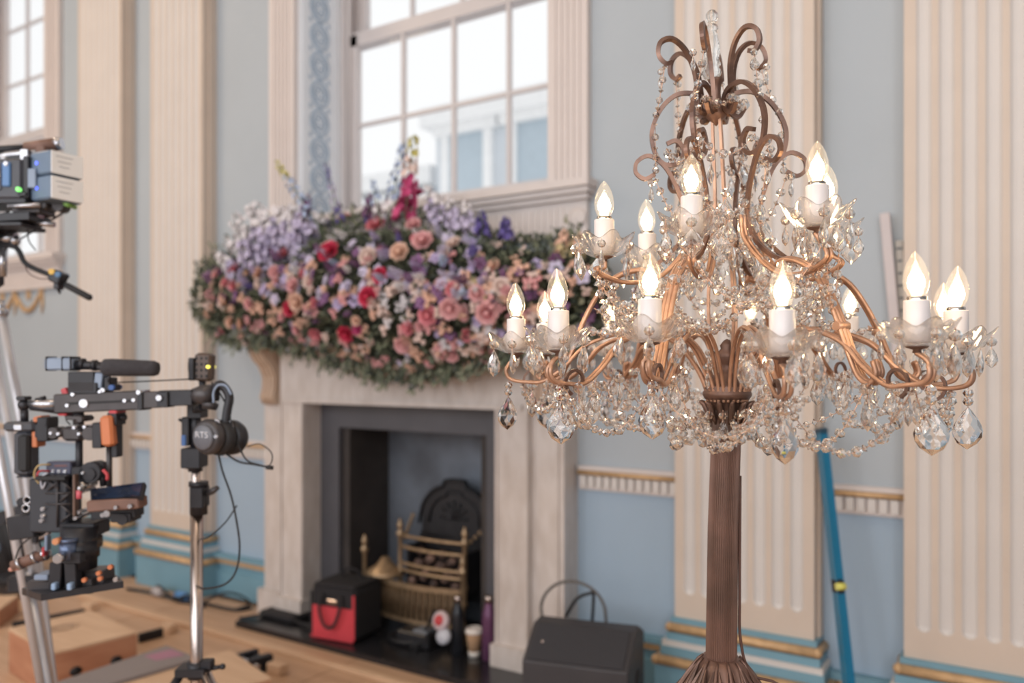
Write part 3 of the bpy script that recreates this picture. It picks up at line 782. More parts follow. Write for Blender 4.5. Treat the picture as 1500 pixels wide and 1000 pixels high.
for i, th in enumerate(RIB):
    z1 = RIB[(i+1) % 6] if i < 5 else RIB[0]+360
    chain(pt(.09, zy(92), th+12), pt(.113, zy(170), th), .012, big=.95)
    chain(pt(.113, zy(170), th), pt(.118, zy(253), th+6), .015, big=.95)
    chain(pt(.05, zy(150), th), pt(.05, zy(150), z1), .018, big=1.1)
    chain(pt(.095, zy(215), th), pt(.095, zy(215), z1), .035, big=1.0)
    chain(pt(.12, zy(255), th), pt(.075, zy(330), th+14), .015, big=1.0)
    chain(pt(.068, zy(300), th), pt(.068, zy(300), z1), .03, big=1.15)
    chain(pt(.08, zy(350), th), pt(.08, zy(350), z1), .035, big=1.15)
    chain(pt(.15, zy(396), th), pt(.15, zy(396), z1), .05, big=1.1)
    chain(pt(.24, zy(450), th), pt(.05, zy(470), th+25), .035, big=1.05)
    chain(pt(.26, zy(480), th), pt(.15, zy(396), z1), .05, big=1.0)
    for r, y, d_, s_ in ((.125, 258, D_small, .9), (.095, 97, D_small, .8), (.064, 238, D_flat, .95), (.07, 305, D_flat, 1.1), (.075, 340, D_med, 1.1), (.12, 388, D_flat, 1.0), (.155, 398, D_med, 1.1), (.2, 412, D_small, 1.0), (.09, 372, D_med, 1.0)):
        put('crystal_drop', d_, pt(r, zy(y), th+rc.uniform(-8, 8)), rc.uniform(0, 6), s_)
    for q in range(3):
        put('crystal_drop', rc.choice((D_flat, D_med)), pt(.05+.02*q, zy(285+35*q), th+30), rc.uniform(0, 6), 1.1)
# ================================================================ flower arrangement on the mantel
TOPS = [(282, 430), (300, 388), (330, 375), (360, 366), (400, 356), (440, 342), (480, 330), (520, 322), (560, 318), (600, 315), (640, 325), (680, 340), (720, 348), (760, 352), (800, 354), (840, 345), (870, 368), (895, 410)]
BOTS = [(282, 445), (300, 478), (350, 497), (400, 500), (450, 510), (500, 530), (560, 545), (600, 552), (640, 540), (690, 530), (740, 518), (800, 508), (860, 498), (895, 445)]
def interp(tab, x):
    w = 9*noise.noise(Vector((x*.035, 3 if tab is TOPS else 8, 0)))+7*noise.noise(Vector((x*.11, 5 if tab is TOPS else 2, 1)))
    return interp0(tab, x)+w
def interp0(tab, x):
    if x <= tab[0][0]: return tab[0][1]
    for (a, va), (b, vb) in zip(tab, tab[1:]):
        if x <= b: return va+(vb-va)*(x-a)/(b-a)
    return tab[-1][1]
def fsurf(x, y, k=1.0):
    t, b = interp(TOPS, x), interp(BOTS, x); u = max(-1, min(1, (y-(t+b)/2)/max(1, (b-t)/2)))
    a = (.12+.20*max(0, 1-((x-600)/330)**2))*k
    Y = min(3.04-a*sqrt(max(0, 1-u*u)), 3.04)
    Z = zz(x, y, Y)
    if Z < 1.6: Y = min(Y, 2.955)
    nrm = Vector((0, -sqrt(max(.05, 1-u*u)), -u*.9)); nrm.x = (x-600)/600
    return Vector((tx(x, Y), Y, zz(x, y, Y))), nrm.normalized()
rf = random.Random(5)
arr = thing('flower_arrangement', (-2.74, 3.05, 1.56), 'long mantel arrangement of pink, crimson, peach and lilac flowers with greenery', 'flowers')
M_leafs = [mat('leaf_%d' % i, c, .55, var=.3, scale=30) for i, c in enumerate([(98, 106, 88), (126, 132, 108), (74, 82, 74), (156, 156, 132)])]
M_twig = mat('stem_green', (96, 112, 78), .6)
def petalcol(c, v=.15): return mat('petal', c, .6, var=v, scale=40)
PC = {k: petalcol(c) for k, c in dict(crimson=(200, 52, 84), coral=(220, 136, 146), pink=(226, 172, 174), peach=(228, 190, 170), blush=(228, 206, 198), magenta=(196, 76, 126),
      purple=(128, 88, 132), plum=(106, 66, 104), lilac=(176, 162, 200), lavender=(198, 190, 216), paleblue=(176, 192, 220), white=(226, 222, 226), yellow=(204, 186, 146), lemon=(204, 196, 120), violet=(104, 92, 160)).items()}
# leaves (uncountable): one mesh
m = MB()
def leaf(m, p, d, up, L, W):
    d = d.normalized(); s = d.cross(up); s = s.normalized() if s.length > 1e-4 else d.orthogonal().normalized(); n = s.cross(d)
    b = len(m.v)
    vs = [p, p+d*L*.45+s*W+n*L*.06, p+d*L, p+d*L*.45-s*W+n*L*.06, p+d*L*.5-n*L*.05]
    m.add(vs, [(0, 1, 4), (1, 2, 4), (2, 3, 4), (3, 0, 4)])
for q in range(9000):
    x = rf.uniform(284, 893); t, b = interp(TOPS, x), interp(BOTS, x)
    y = t+(b-t)*(rf.random()*1.06-.02)
    if rf.random() < .12: y = b+rf.uniform(-12, 10)
    p, n = fsurf(x, y, rf.uniform(.55, 1.08))
    d = n+Vector((rf.uniform(-1, 1), rf.uniform(-.6, .6), rf.uniform(-1, 1)))
    if p.y > 3.2: continue
    m.mi = rf.choice((0, 0, 0, 1, 1, 2, 2, 3 if x > 760 or rf.random() < .3 else 1)); leaf(m, p, d, Vector((rf.uniform(-1, 1), rf.uniform(-1, 1), 1)), rf.uniform(.018, .05), rf.uniform(.006, .014))
for q in range(150):                                 # ragged sprigs reaching out of the mass
    x = rf.uniform(290, 890); low = rf.random() < .6; y = interp(BOTS if low else TOPS, x)+(-6 if low else 6)
    p, n = fsurf(x, y, 1.0); d = Vector((rf.uniform(-.6, .6), -.35, -1 if low else 1)).normalized(); Lg = rf.uniform(.04, .13)
    for k in range(9):
        c = p+d*Lg*k/9+Vector((rf.uniform(-.006, .006), rf.uniform(-.01, .0), 0)); m.mi = rf.choice((0, 1, 1, 3, 2)); leaf(m, c, d+Vector((rf.uniform(-1, 1), rf.uniform(-.8, .2), rf.uniform(-.4, .4))), Vector((0, -1, .4)), rf.uniform(.02, .035), rf.uniform(.006, .011))
part('leaves', m, M_leafs, arr, kind='stuff')
# added dark core that blocks the gaps between leaves and blooms
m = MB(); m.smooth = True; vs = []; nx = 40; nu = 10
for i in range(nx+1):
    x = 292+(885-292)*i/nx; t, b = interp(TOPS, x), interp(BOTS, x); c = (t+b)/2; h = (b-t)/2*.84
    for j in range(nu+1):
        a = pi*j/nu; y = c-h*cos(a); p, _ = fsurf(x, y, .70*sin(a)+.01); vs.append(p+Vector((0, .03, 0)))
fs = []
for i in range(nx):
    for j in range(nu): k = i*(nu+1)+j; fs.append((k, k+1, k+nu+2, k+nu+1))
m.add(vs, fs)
part('dark_core', m, mat('core_green', (62, 68, 56), .9, rgb2=(30, 36, 30), scale=30, bump=.6), arr)
# blooms
def petal_patch(m, R, rad, L, W, cup, z0):
    vs = []
    for j in range(4):
        t = j/3; w = W*sin(pi*min(1, .18+t*.72))
        for i in (-1, 0, 1):
            vs.append(R @ Vector((rad+L*t*(1-cup*.55*t), i*w, z0+cup*L*t*(1.15-.25*t)+abs(i)*w*.35)))
    m.add(vs, [(j*3+i, j*3+i+1, j*3+i+4, j*3+i+3) for j in range(3) for i in (0, 1)])
def bloom(mat_, kind, size=1.0):
    m = MB(); m.smooth = True
    if kind == 'rose':
        m.sphere((0, 0, .012), .010, 8, 6)
        for ring, (n, rad, L, W, cup) in enumerate(((3, .002, .024, .014, 1.15), (5, .004, .028, .017, .9), (6, .006, .034, .02, .6), (7, .006, .038, .021, .28))):
            for k in range(n): petal_patch(m, Matrix.Rotation(2*pi*k/n+ring*.5, 3, 'Z'), rad, L, W, cup, 0)
    elif kind == 'bud':
        for c in ((0, 0, .008), (.018, .006, .002), (-.014, .012, .0), (-.004, -.018, .003), (.012, -.014, -.004)):
            m.sphere(c, .0085, 7, 5)
            for k in range(5):
                R = Matrix.Rotation(2*pi*k/5+c[0]*99, 3, 'Z'); b = len(m.v); petal_patch(m, R, .002, .014, .008, .8, -.004)
                for i in range(b, len(m.v)): m.v[i] = tuple(m.v[i][j]+c[j] for j in range(3))
    elif kind == 'star':
        m.sphere((0, 0, .004), .005, 6, 4)
        for k in range(5): petal_patch(m, Matrix.Rotation(2*pi*k/5, 3, 'Z'), .003, .026, .011, .25, 0)
    elif kind == 'plume':
        for q in range(46):
            h = (q/46); a = q*2.4; r = .020*(1-h)**.6+.004
            m.sphere((r*cos(a), r*sin(a), h*.095), .0085*(1-h*.5), 5, 4, (1, 1, .7))
    return m.mesh({'rose': 'rose', 'bud': 'spray_rose', 'star': 'clematis', 'plume': 'stock_plume'}[kind], mat_)
BL = {}
def bl(kind, col):
    if (kind, col) not in BL: BL[(kind, col)] = bloom(PC[col], kind)
    return BL[(kind, col)]
def stick(name, me, p, n, s, spin=None):
    q = Vector((0, 0, 1)).rotation_difference(n).to_matrix().to_4x4()
    M = T(p) @ q @ Matrix.Rotation(rf.uniform(0, 6.3) if spin is None else spin, 4, 'Z') @ Matrix.Scale(s, 4)
    return link(name, me, arr, M=M)
KEY = [(483, 370, 'crimson', 1.5), (540, 435, 'crimson', 1.25), (508, 488, 'crimson', 1.1), (425, 452, 'crimson', 1.05), (558, 404, 'crimson', 1.05), (551, 331, 'coral', 1.3), (620, 354, 'pink', 1.3), (606, 330, 'pink', 1.0), (668, 330, 'pink', 1.1),
       (628, 462, 'coral', 1.2), (660, 452, 'pink', 1.25), (343, 396, 'coral', 1.1), (318, 402, 'pink', .9), (586, 370, 'peach', 1.2), (436, 442, 'peach', 1.2), (505, 320, 'pink', 1.0), (714, 458, 'pink', 1.3), (700, 430, 'pink', 1.0), (664, 424, 'coral', .9),
       (430, 418, 'pink', 1.0), (366, 445, 'pink', .9), (540, 376, 'blush', 1.2), (735, 420, 'blush', 1.0), (590, 505, 'pink', 1.0), (524, 482, 'magenta', .7), (600, 300, 'magenta', 1.1), (610, 285, 'magenta', 1.0), (596, 308, 'crimson', .9)]
for x, y, c, s in KEY:
    p, n = fsurf(x, y, 1.12); stick('rose', bl('rose', c), p, (n+Vector((.35, -.5, rf.uniform(-.1, .3)))).normalized(), s)
def scatter(kind, nm, cols, n, xr, fr, s0, s1):
    for q in range(n):
        x = rf.uniform(*xr); t, b = interp(TOPS, x), interp(BOTS, x); y = t+(b-t)*rf.uniform(*fr)
        p, nn = fsurf(x, y, rf.uniform(.98, 1.15))
        stick(nm, bl(kind, rf.choice(cols)), p, (nn+Vector((rf.uniform(-.4, .7), -.4, rf.uniform(-.3, .5)))).normalized(), rf.uniform(s0, s1))
scatter('bud', 'spray_rose', ['peach', 'peach', 'blush', 'pink'], 180, (300, 800), (.22, 1.04), .8, 1.25)
scatter('star', 'clematis', ['lavender', 'blush', 'lilac', 'peach', 'plum'], 60, (296, 860), (.8, 1.04), .6, .95)
scatter('bud', 'spray_rose', ['peach', 'blush', 'pink', 'white'], 34, (300, 880), (.84, 1.05), .6, .95)
scatter('bud', 'spray_rose', ['peach', 'blush', 'yellow'], 34, (690, 885), (.02, .55), .6, 1.0)
scatter('bud', 'spray_rose', ['blush', 'pink', 'white'], 34, (540, 760), (.4, .9), .8, 1.25)
scatter('rose', 'rose', ['blush', 'peach', 'pink', 'coral'], 56, (310, 760), (.12, .95), .6, 1.0)
scatter('star', 'clematis', ['lilac', 'lavender', 'lavender', 'purple'], 80, (300, 760), (.0, .6), .9, 1.4)
scatter('star', 'clematis', ['lilac', 'purple', 'plum', 'lavender'], 34, (640, 885), (.15, .9), .8, 1.35)
scatter('plume', 'stock_plume', ['purple', 'plum', 'lilac', 'violet'], 34, (300, 720), (.0, .4), .5, .8)
scatter('plume', 'stock_plume', ['lilac', 'lavender', 'white', 'paleblue'], 30, (420, 720), (.05, .5), .5, .8)
scatter('plume', 'stock_plume', ['plum', 'purple'], 14, (310, 700), (.3, .8), .4, .6)
for x, y, c, s in ((452, 345, 'plum', .9), (545, 312, 'plum', .8), (556, 322, 'plum', .8), (570, 335, 'plum', .7), (706, 345, 'violet', .85), (742, 348, 'violet', .8), (330, 385, 'purple', .6), (608, 420, 'paleblue', .7)):
    p, n = fsurf(x, y, .8); stick('stock_plume', bl('plume', c), p, Vector((rf.uniform(-.2, .2), -.3, 1)).normalized(), s)
# tall spikes
def spike(base, tip, cols, w, n, nm, Y=2.88):
    a = Vector((tx(base[0], Y), Y, zz(base[0], base[1], Y))); b = Vector((tx(tip[0], Y-.02), Y-.02, zz(tip[0], tip[1], Y-.02)))
    m = MB(); m.mi = 0; m.tube([a, a.lerp(b, .5)+Vector((0, 0, .005)), b], [.004, .003, .0015], 5)
    d = (b-a).normalized(); s1 = d.orthogonal().normalized(); s2 = d.cross(s1)
    for q in range(n):
        t = .15+.83*(q+rf.uniform(-.5, .5))/n; an = q*2.4+rf.uniform(-.5, .5); r = (w*(1-max(0, t))**.55+.002)*rf.uniform(.6, 1.2); c = a.lerp(b, t)+(s1*cos(an)+s2*sin(an))*r
        m.mi = 1+min(len(cols)-1, int(t*len(cols))); sz = (w*.62*(1-.55*t)+.0025)*rf.uniform(.7, 1.25)
        R = Vector((0, 0, 1)).rotation_difference((s1*cos(an)+s2*sin(an)+d*.3).normalized()).to_matrix()
        for k in range(4):
            b0 = len(m.v); petal_patch(m, Matrix.Rotation(k*pi/2+q, 3, 'Z'), 0, sz*1.5, sz*.75, .5, 0)
            for i in range(b0, len(m.v)): m.v[i] = tuple(c+R @ Vector(m.v[i]))
    return part(nm, m, [M_twig]+[PC[c] for c in cols], arr)
for ba, ti in (((430, 405), (342, 312)), ((440, 385), (372, 296)), ((455, 375), (402, 302)), ((420, 425), (328, 350)), ((445, 395), (425, 312)), ((405, 400), (352, 330)), ((395, 420), (338, 322)), ((425, 372), (385, 318)), ((465, 360), (418, 300)), ((380, 430), (318, 372)), ((415, 395), (362, 300))):
    spike(ba, ti, ['lavender', 'lavender', 'white'], .042, 44, 'delphinium')
spike((475, 345), (403, 234), ['white', 'paleblue', 'paleblue', 'lemon'], .026, 46, 'foxtail_lily')
spike((502, 340), (476, 236), ['violet', 'lilac', 'violet'], .014, 36, 'veronica')
spike((590, 345), (607, 196), ['magenta', 'magenta', 'magenta', 'blush', 'lemon'], .034, 46, 'foxglove')
spike((566, 335), (592, 205), ['white', 'paleblue', 'paleblue'], .026, 40, 'delphinium')
spike((560, 335), (545, 262), ['white', 'paleblue'], .02, 26, 'delphinium')
for ba, ti in (((650, 345), (640, 280)), ((668, 345), (660, 288)), ((690, 350), (682, 296)), ((640, 345), (625, 270))):
    spike(ba, ti, ['lavender', 'lavender', 'white'], .026, 26, 'delphinium')
for ba, ti in (((440, 340), (452, 285)), ((540, 325), (541, 285)), ((742, 355), (741, 318)), ((706, 350), (705, 308)), ((820, 380), (828, 338)), ((845, 385), (850, 342))):
    spike(ba, ti, ['plum', 'purple'] if ba[0] < 600 else ['violet', 'violet'] if ba[0] < 800 else ['yellow', 'peach'], .022, 20, 'stock_spire')
# ================================================================ things on the hearth
M_black = mat('black_plastic', (34, 34, 38), .4, var=.2, scale=20)
M_blackfab = mat('black_canvas', (36, 34, 38), .85, var=.25, scale=50, bump=.4)
M_red = mat('red_fabric', (206, 66, 76), .8, var=.08, scale=40, bump=.3)
M_rubber = mat('black_rubber', (30, 30, 34), .6)
M_chromed = mat('chrome', (190, 176, 170), .24, metal=1, var=.04)
HZ = .03
def on(x, y, z=HZ):                                # point at height z seen at pixel x, y
    Z = (CH-z)*F/(y-536); v = P(x, y, Z); v.z = z; return v
# red and black tool bag
bc = on(488, 936); bc += Vector((.0, .10, 0))
bag = thing('tool_bag', bc, 'red and black square tool bag with black handle on the hearth', 'bag')
R = Matrix.Rotation(radians(8), 3, 'Z')
def L(c, p, R=R): return c+R @ Vector(p)
def rbox(mb, c, p, d, b=.01, R=R): return mb.bbox(L(c, p, R), d, b, R)
m = MB(); rbox(m, bc, (0, .0, .135), (.27, .24, .255), .018); part('body', m, M_blackfab, bag)
m = MB(); rbox(m, bc, (-.005, -.122, .087), (.262, .008, .165), .003); part('front_panel', m, M_red, bag)
m = MB(); rbox(m, bc, (0, .0, .268), (.255, .225, .022), .009)
m.tube([L(bc, p) for p in ((-.125, -.112, .255), (.125, -.112, .255), (.125, .112, .255), (-.125, .112, .255))], .005, 6, closed=True)
part('lid', m, M_blackfab, bag)
m = MB(); m.tube(spline([L(bc, p) for p in ((-.055, -.128, .235), (-.062, -.15, .17), (-.035, -.155, .095), (0, -.158, .075), (.035, -.155, .095), (.062, -.15, .17), (.055, -.128, .235))], 5), .0085, 8, flat=.6); part('handle', m, M_blackfab, bag)
m = MB(); m.tube(spline([L(bc, p) for p in ((-.06, .05, .27), (-.05, .03, .315), (0, .02, .33), (.05, .03, .315), (.06, .05, .27))], 5), .0085, 8, flat=.6); part('handle', m, M_blackfab, bag)
m = MB(); rbox(m, bc, (0, -.127, .195), (.06, .006, .022), .002); part('badge', m, M_chromed, bag)
for s in (-1, 1):
    m = MB(); rbox(m, bc, (s*.128, -.124, .13), (.014, .008, .22), .002); part('side_piping', m, M_red if s > 0 else M_blackfab, bag)
# box standing behind it
# bottles and cup
def bottle(name, x, y, h, r, mt, label, capm, cat='bottle', group=None):
    c = on(x, y); c += FWD*r
    t = thing(name, c, label, cat, group)
    pr = [(r*.86, 0), (r, .006), (r, h*.66), (r*.9, h*.74), (r*.62, h*.83), (r*.56, h*.9)]
    part('body', MB().lathe(pr, 24, c), mt, t)
    part('cap', MB().lathe([(r*.6, h*.895), (r*.6, h*.985), (r*.45, h)], 20, c), capm, t); return t
bottle('water_bottle', 716, 970, .30, .034, mat('purple_metal', (104, 66, 98), .35, metal=.3), 'purple metal water bottle at the right end of the hearth', M_chromed)
bottle('drink_flask', 670, 962, .28, .030, mat('black_metal', (34, 36, 42), .3, metal=.2), 'slim black flask with silver cap between cup and headset', M_chromed)
c = on(694, 965)+FWD*.04
t = thing('paper_cup', c, 'brown paper coffee cup with white lid and white base', 'cup')
part('cup_wall', MB().lathe([(.028, .026), (.040, .112), (.0405, .114), (.0001, .112)], 24, c), mat('kraft_paper', (206, 166, 130), .7), t)
part('cup_base', MB().lathe([(.0265, 0), (.0285, .027), (.0001, .028)], 24, c), mat('white_card', (222, 214, 206), .6), t)
part('lid', MB().lathe([(.043, .112), (.043, .120), (.039, .124), (.037, .134), (.030, .135), (.028, .130), (.0001, .130)], 24, c), mat('white_lid', (224, 216, 210), .45), t)
part('steam_spout', MB().sphere(c+Vector((.012, -.022, .135)), .006, 8, 5, (1.4, 1, .5)), M_sleeve, t)
# headset with red and white ear cups lying on a coil of black cable
c = on(640, 957)+Vector((0, .02, 0))
t = thing('headset', c, 'headset with round red and white ear cup propped among black cables', 'headset')
Rv = Matrix.Rotation(radians(70), 3, 'X')
ec = c+Vector((.03, -.03, .165))
part('ear_cup', MB().lathe([(.042, -.02), (.046, -.008), (.046, .004), (.040, .012), (.026, .014), (.0001, .014)], 24, ec, Rv), mat('pale_shell', (196, 176, 180), .4), t)
part('red_disc', MB().lathe([(.026, .0135), (.024, .018), (.0001, .019)], 20, ec, Rv), mat('red_shell', (190, 60, 66), .5), t)
part('ear_cup', MB().lathe([(.036, -.02), (.04, -.005), (.032, .01), (.0001, .012)], 20, c+Vector((.055, -.045, .10)), Rv), mat('grey_shell', (188, 190, 200), .4), t)
part('head_band', MB().tube(spline([ec+Vector((0, 0, .02)), ec+Vector((-.05, .02, .03)), c+Vector((-.09, .02, .10)), c+Vector((-.13, .0, .03)), c+Vector((-.10, -.05, .012))], 6), .008, 8), M_rubber, t)
part('microphone_boom', MB().tube(spline([ec+Vector((-.02, -.02, -.02)), c+Vector((-.06, -.06, .06)), c+Vector((-.12, -.08, .02))], 5), .004, 6), M_rubber, t)
rr = random.Random(3)
def coil(name, c, label, loops, R0, th, mt=M_rubber, cat='cable', sq=1.0):
    pts = []
    for q in range(loops*14):
        a = q*2*pi/14; r = R0*(1+.18*sin(q*.37)+rr.uniform(-.04, .04)); pts.append(c+Vector((r*cos(a), r*sq*sin(a), th+th*1.2*(q/14)*.6+th*.3*rr.random())))
    o = part(name, MB().tube(spline(pts, 2), th, 6), mt); tag(o, label, cat); return o
coil('cable_coil', on(608, 935), 'black cable coiled on the hearth between bag and headset', 5, .11, .006)
coil('cable_coil', on(745, 985, 0.0)+Vector((.06, 0, 0)), 'small tangle of black cable at the right hearth corner', 4, .07, .006)
# black camera accessory beside the headset
c = on(598, 945)+Vector((.03, .05, 0))
t = thing('camera_charger', c, 'low black charger block with grey top behind the hearth cables', 'charger')
part('body', MB().bbox(c+Vector((0, 0, .035)), (.20, .12, .07), .008), M_black, t)
part('top_plate', MB().bbox(c+Vector((.04, -.01, .076)), (.09, .08, .012), .004), mat('grey_plastic', (110, 118, 130), .4), t)
# dark low slab left of the bag
c = on(412, 905)
t = tag(part('laptop_case', MB().bbox(c+Vector((0, .05, .018)), (.26, .19, .03), .008), M_blackfab), 'thin black case lying on the hearth left of the bag', 'case')

# ================================================================ stage monitor speaker
sc_ = on(857, 1060, 0); Zs = sc_.dot(FWD)
fw = FWD; Rm = Matrix((RGT, FWD, UP)).transposed() @ Matrix.Rotation(radians(-19), 3, 'Z')
sp0 = P(857, 536, 3.15); sp0.z = 0
spk = thing('monitor_speaker', sp0, 'black wedge stage monitor speaker on the floor in front of the fireplace', 'speaker')
W = .40
prof = [(-.15, 0), (-.17, .04), (-.17, .305), (-.02, .405), (.06, .405), (.16, .36), (.17, .0)]     # (depth, height)
m = MB().prism(prof, lambda p: sp0+Rm @ Vector((-W/2, p[0], p[1])), lambda p: sp0+Rm @ Vector((W/2, p[0], p[1])))
o = part('cabinet', m, mat('speaker_black', (58, 56, 60), .55, var=.1), spk); bevel(o, .008)
a, b = Vector((-.165, .3075)), Vector((-.026, .4005))
m = MB(); gq = [(-W/2+.02, a), (W/2-.02, a), (W/2-.02, b), (-W/2+.02, b)]
nrm = Rm @ Vector((0, -(b-a).y, (b-a).x)).normalized()
vs = [sp0+Rm @ Vector((x, p[0], p[1])) for x, p in gq]; m.add([v-nrm*.002 for v in vs]+[v+nrm*.006 for v in vs], [(3,2,1,0), (4,5,6,7), (0,1,5,4), (1,2,6,5), (2,3,7,6), (3,0,4,7)])
part('grille', m, mat('speaker_grille', (50, 51, 58), .6, var=.2, scale=200, bump=.5), spk)
part('badge', MB().sphere(sp0+Rm @ Vector((-.14, -.10, .357)), .008, 10, 6), M_chromed, spk)
m = MB().lathe([(.0001, 0), (.05, 0), (.05, .006), (.04, .008)], 16, sp0+Rm @ Vector((W/2, .02, .2)), Rm @ Matrix.Rotation(pi/2, 3, 'Y')); part('side_handle', m, M_rubber, spk)
ctr = sp0+Rm @ Vector((-.02, .16, .40))
pts = [ctr+Rm @ Vector((-.16, -.12, -.02))]+[ctr+Rm @ Vector((-.07+.135*cos(a), 0, .0+.125*sin(a))) for a in [pi*(1-q/10) for q in range(11)]]+[ctr+Rm @ Vector((.07, .02, -.15))]
tag(part('speaker_cable', MB().tube(spline(pts, 4), .0065, 8), mat('grey_cable', (96, 92, 90), .5)), 'thick grey cable looping up behind the monitor speaker', 'cable')
pts = [ctr+Rm @ Vector(p) for p in ((-.10, .0, -.02), (-.05, -.02, .06), (0, -.01, .085), (.015, 0, .08), (.01, .01, .0), (.0, .02, -.1))]
tag(part('plug_cable', MB().tube(spline(pts, 5), .007, 8), M_rubber), 'short black cable with plug arching behind the monitor speaker', 'cable')

# ================================================================ blue spirit level leaning on the wall
tp = Vector((tx(1202, 3.13), 3.135, zz(1202, 628, 3.135))); bt = P(1243, 1000, 2.86)
d = (tp-bt).normalized(); k = bt.z/d.z; ft = bt-d*k; ft.z = .006
M_lvl = mat('blue_enamel', (10, 112, 150), .35, var=.06)
lv = thing('spirit_level', ft, 'long blue spirit level with a yellow vial leaning in the wall recess', 'level')
Lx = (tp-ft).length; d = (tp-ft).normalized(); s = RGT-d*RGT.dot(d); s.normalize(); n = s.cross(d)
Rl = Matrix((s, n, d)).transposed()
m = MB(); mid = ft+d*Lx/2
m.bbox(mid+s*.0115, (.005, .05, Lx), .001, Rl); m.bbox(mid-s*.0115, (.005, .05, Lx), .001, Rl); m.bbox(mid, (.022, .040, Lx-.004), .001, Rl)
part('beam', m, M_lvl, lv)
part('end_cap', MB().bbox(tp-d*.008, (.031, .053, .02), .003, Rl), mat('dark_cap', (20, 60, 80), .5), lv)
part('end_cap', MB().bbox(ft+d*.008, (.031, .053, .02), .003, Rl), mat('dark_cap', (20, 60, 80), .5), lv)
vial = ft+d*(Lx*.40)
yv = (862-1000)/(628-1000.0); vial = bt+(tp-bt)*yv
part('vial_window', MB().bbox(vial, (.029, .052, .05), .003, Rl), M_rubber, lv)
sg = 1 if n.dot(FWD) > 0 else -1
part('vial', MB().tube([vial-n*.024*sg-s*.0165, vial-n*.024*sg+s*.0165], .013, 10), mat('yellow_vial', (216, 214, 110), .2), lv)
for q, w in ((.035, .016), (.07, .012), (.085, .008)):
    part('printed_mark', MB().bbox(tp-d*(.03+q*1.6)-n*.0265, (w, .002, .012), .0005, Rl), mat('dark_print', (20, 50, 70), .5), lv)
# pale batten and measuring staff fixed against the wall of the same recess
def leaner(name, x0, y0, x1, y1, Y0, w, th, mt, label, cat):
    a = Vector((tx(x0, Y0), Y0, zz(x0, y0, Y0))); b = Vector((tx(x1, Y0), Y0, zz(x1, y1, Y0))); d = (a-b).normalized(); s = Vector((1, 0, 0)); s = (s-d*s.dot(d)).normalized(); n = s.cross(d)
    Rr = Matrix((s, n, d)).transposed(); t = thing(name, b, label, cat); Lh = (a-b).length
    part('shaft', MB().bbox((a+b)/2, (w, th, Lh), .002, Rr), mt, t)
    for q in (.15, .85): part('wall_bracket', MB().bbox(b.lerp(a, q)+Vector((0, (WY-Y0)/2, 0)), (w*.5, WY-Y0, .02), .002), mt, t)
    return t, a, b, Rr, Lh
t, a, b, Rr, Lh = leaner('batten', 1296, 312, 1316, 535, 3.24, .034, .018, mat('pale_batten', (196, 188, 190), .5), 'pale grey wooden batten leaning in the recess behind the lamp', 'batten')
t, a, b, Rr, Lh = leaner('measuring_staff', 1317, 352, 1325, 520, 3.262, .026, .012, mat('staff_paint', (186, 182, 176), .5), 'white measuring staff with dark gradation marks beside the pale batten', 'staff')
dd = (a-b).normalized(); M_pr2 = mat('dark_print2', (80, 84, 90), .5)
for q in range(9):
    part('graduation', MB().bbox(a-dd*(.03+q*.045)+Vector((0, -.0068, 0)), (.014 if q % 3 else .02, .001, .008), .0003, Rr), M_pr2, t)
# ================================================================ film equipment
CR = Matrix((RGT, FWD, UP)).transposed()
def CRr(deg): return CR @ Matrix.Rotation(radians(deg), 3, 'Y')         # roll, positive = clockwise
M_rig = mat('rig_black', (44, 44, 50), .42, metal=.2, var=.25, scale=25)
M_rig2 = mat('rig_charcoal', (74, 70, 72), .4, metal=.3, var=.2, scale=25)
M_steel = mat('brushed_steel', (190, 190, 196), .25, metal=.9, var=.1)
M_bluegrey = mat('blue_grey_plastic', (136, 152, 176), .35, var=.12, scale=15)
M_orange = mat('orange_anodised', (206, 124, 82), .45, var=.1)
M_redm = mat('red_anodised', (196, 70, 78), .4)
M_alu = mat('satin_aluminium', (214, 214, 220), .35, metal=.5, var=.06)
M_brownleather = mat('brown_grip', (128, 96, 84), .6, var=.2, scale=20)
M_foam = mat('grey_foam', (62, 60, 64), .95, var=.2, scale=90, bump=.6)
class G(MB):
    Z = 2.0
    def b(s, x0, y0, x1, y1, dep=.04, dz=0, roll=0, ch=.002):
        Z = s.Z+dz; c = P((x0+x1)/2, (y0+y1)/2, Z); k = Z/F
        return s.bbox(c, (abs(x1-x0)*k, dep, abs(y1-y0)*k), ch, CRr(roll))
    def t(s, pts, rpx, n=10, sm=0):
        q = [P(p[0], p[1], s.Z+(p[2] if len(p) > 2 else 0)) for p in pts]
        if sm: q = spline(q, sm)
        if hasattr(rpx, '__len__'):
            r = [x*s.Z/F for x in rpx]; k = len(pts)
            if sm: r = [r[min(k-1, i//sm)]*(1-(i % sm)/sm)+r[min(k-1, i//sm+1)]*((i % sm)/sm) for i in range(len(q))]
        else: r = rpx*s.Z/F
        return s.tube(q, r, n)
    def d(s, x, y, rpx, dep=.01, dz=0, n=16):            # disc facing the camera
        c = P(x, y, s.Z+dz); return s.tube([c-FWD*dep/2, c+FWD*dep/2], rpx*s.Z/F, n)
    def s_(s, x, y, rpx, dz=0, sc=(1, 1, 1)): return s.sphere(P(x, y, s.Z+dz), rpx*s.Z/F, 10, 7, sc)
def gp(name, parent, m_, f, Z=2.0, **k):
    g = G(); g.Z = Z; f(g); return part(name, g, m_, parent, **k)
def floorp(x, Z): v = P(x, 536, Z); v.z = 0; return v

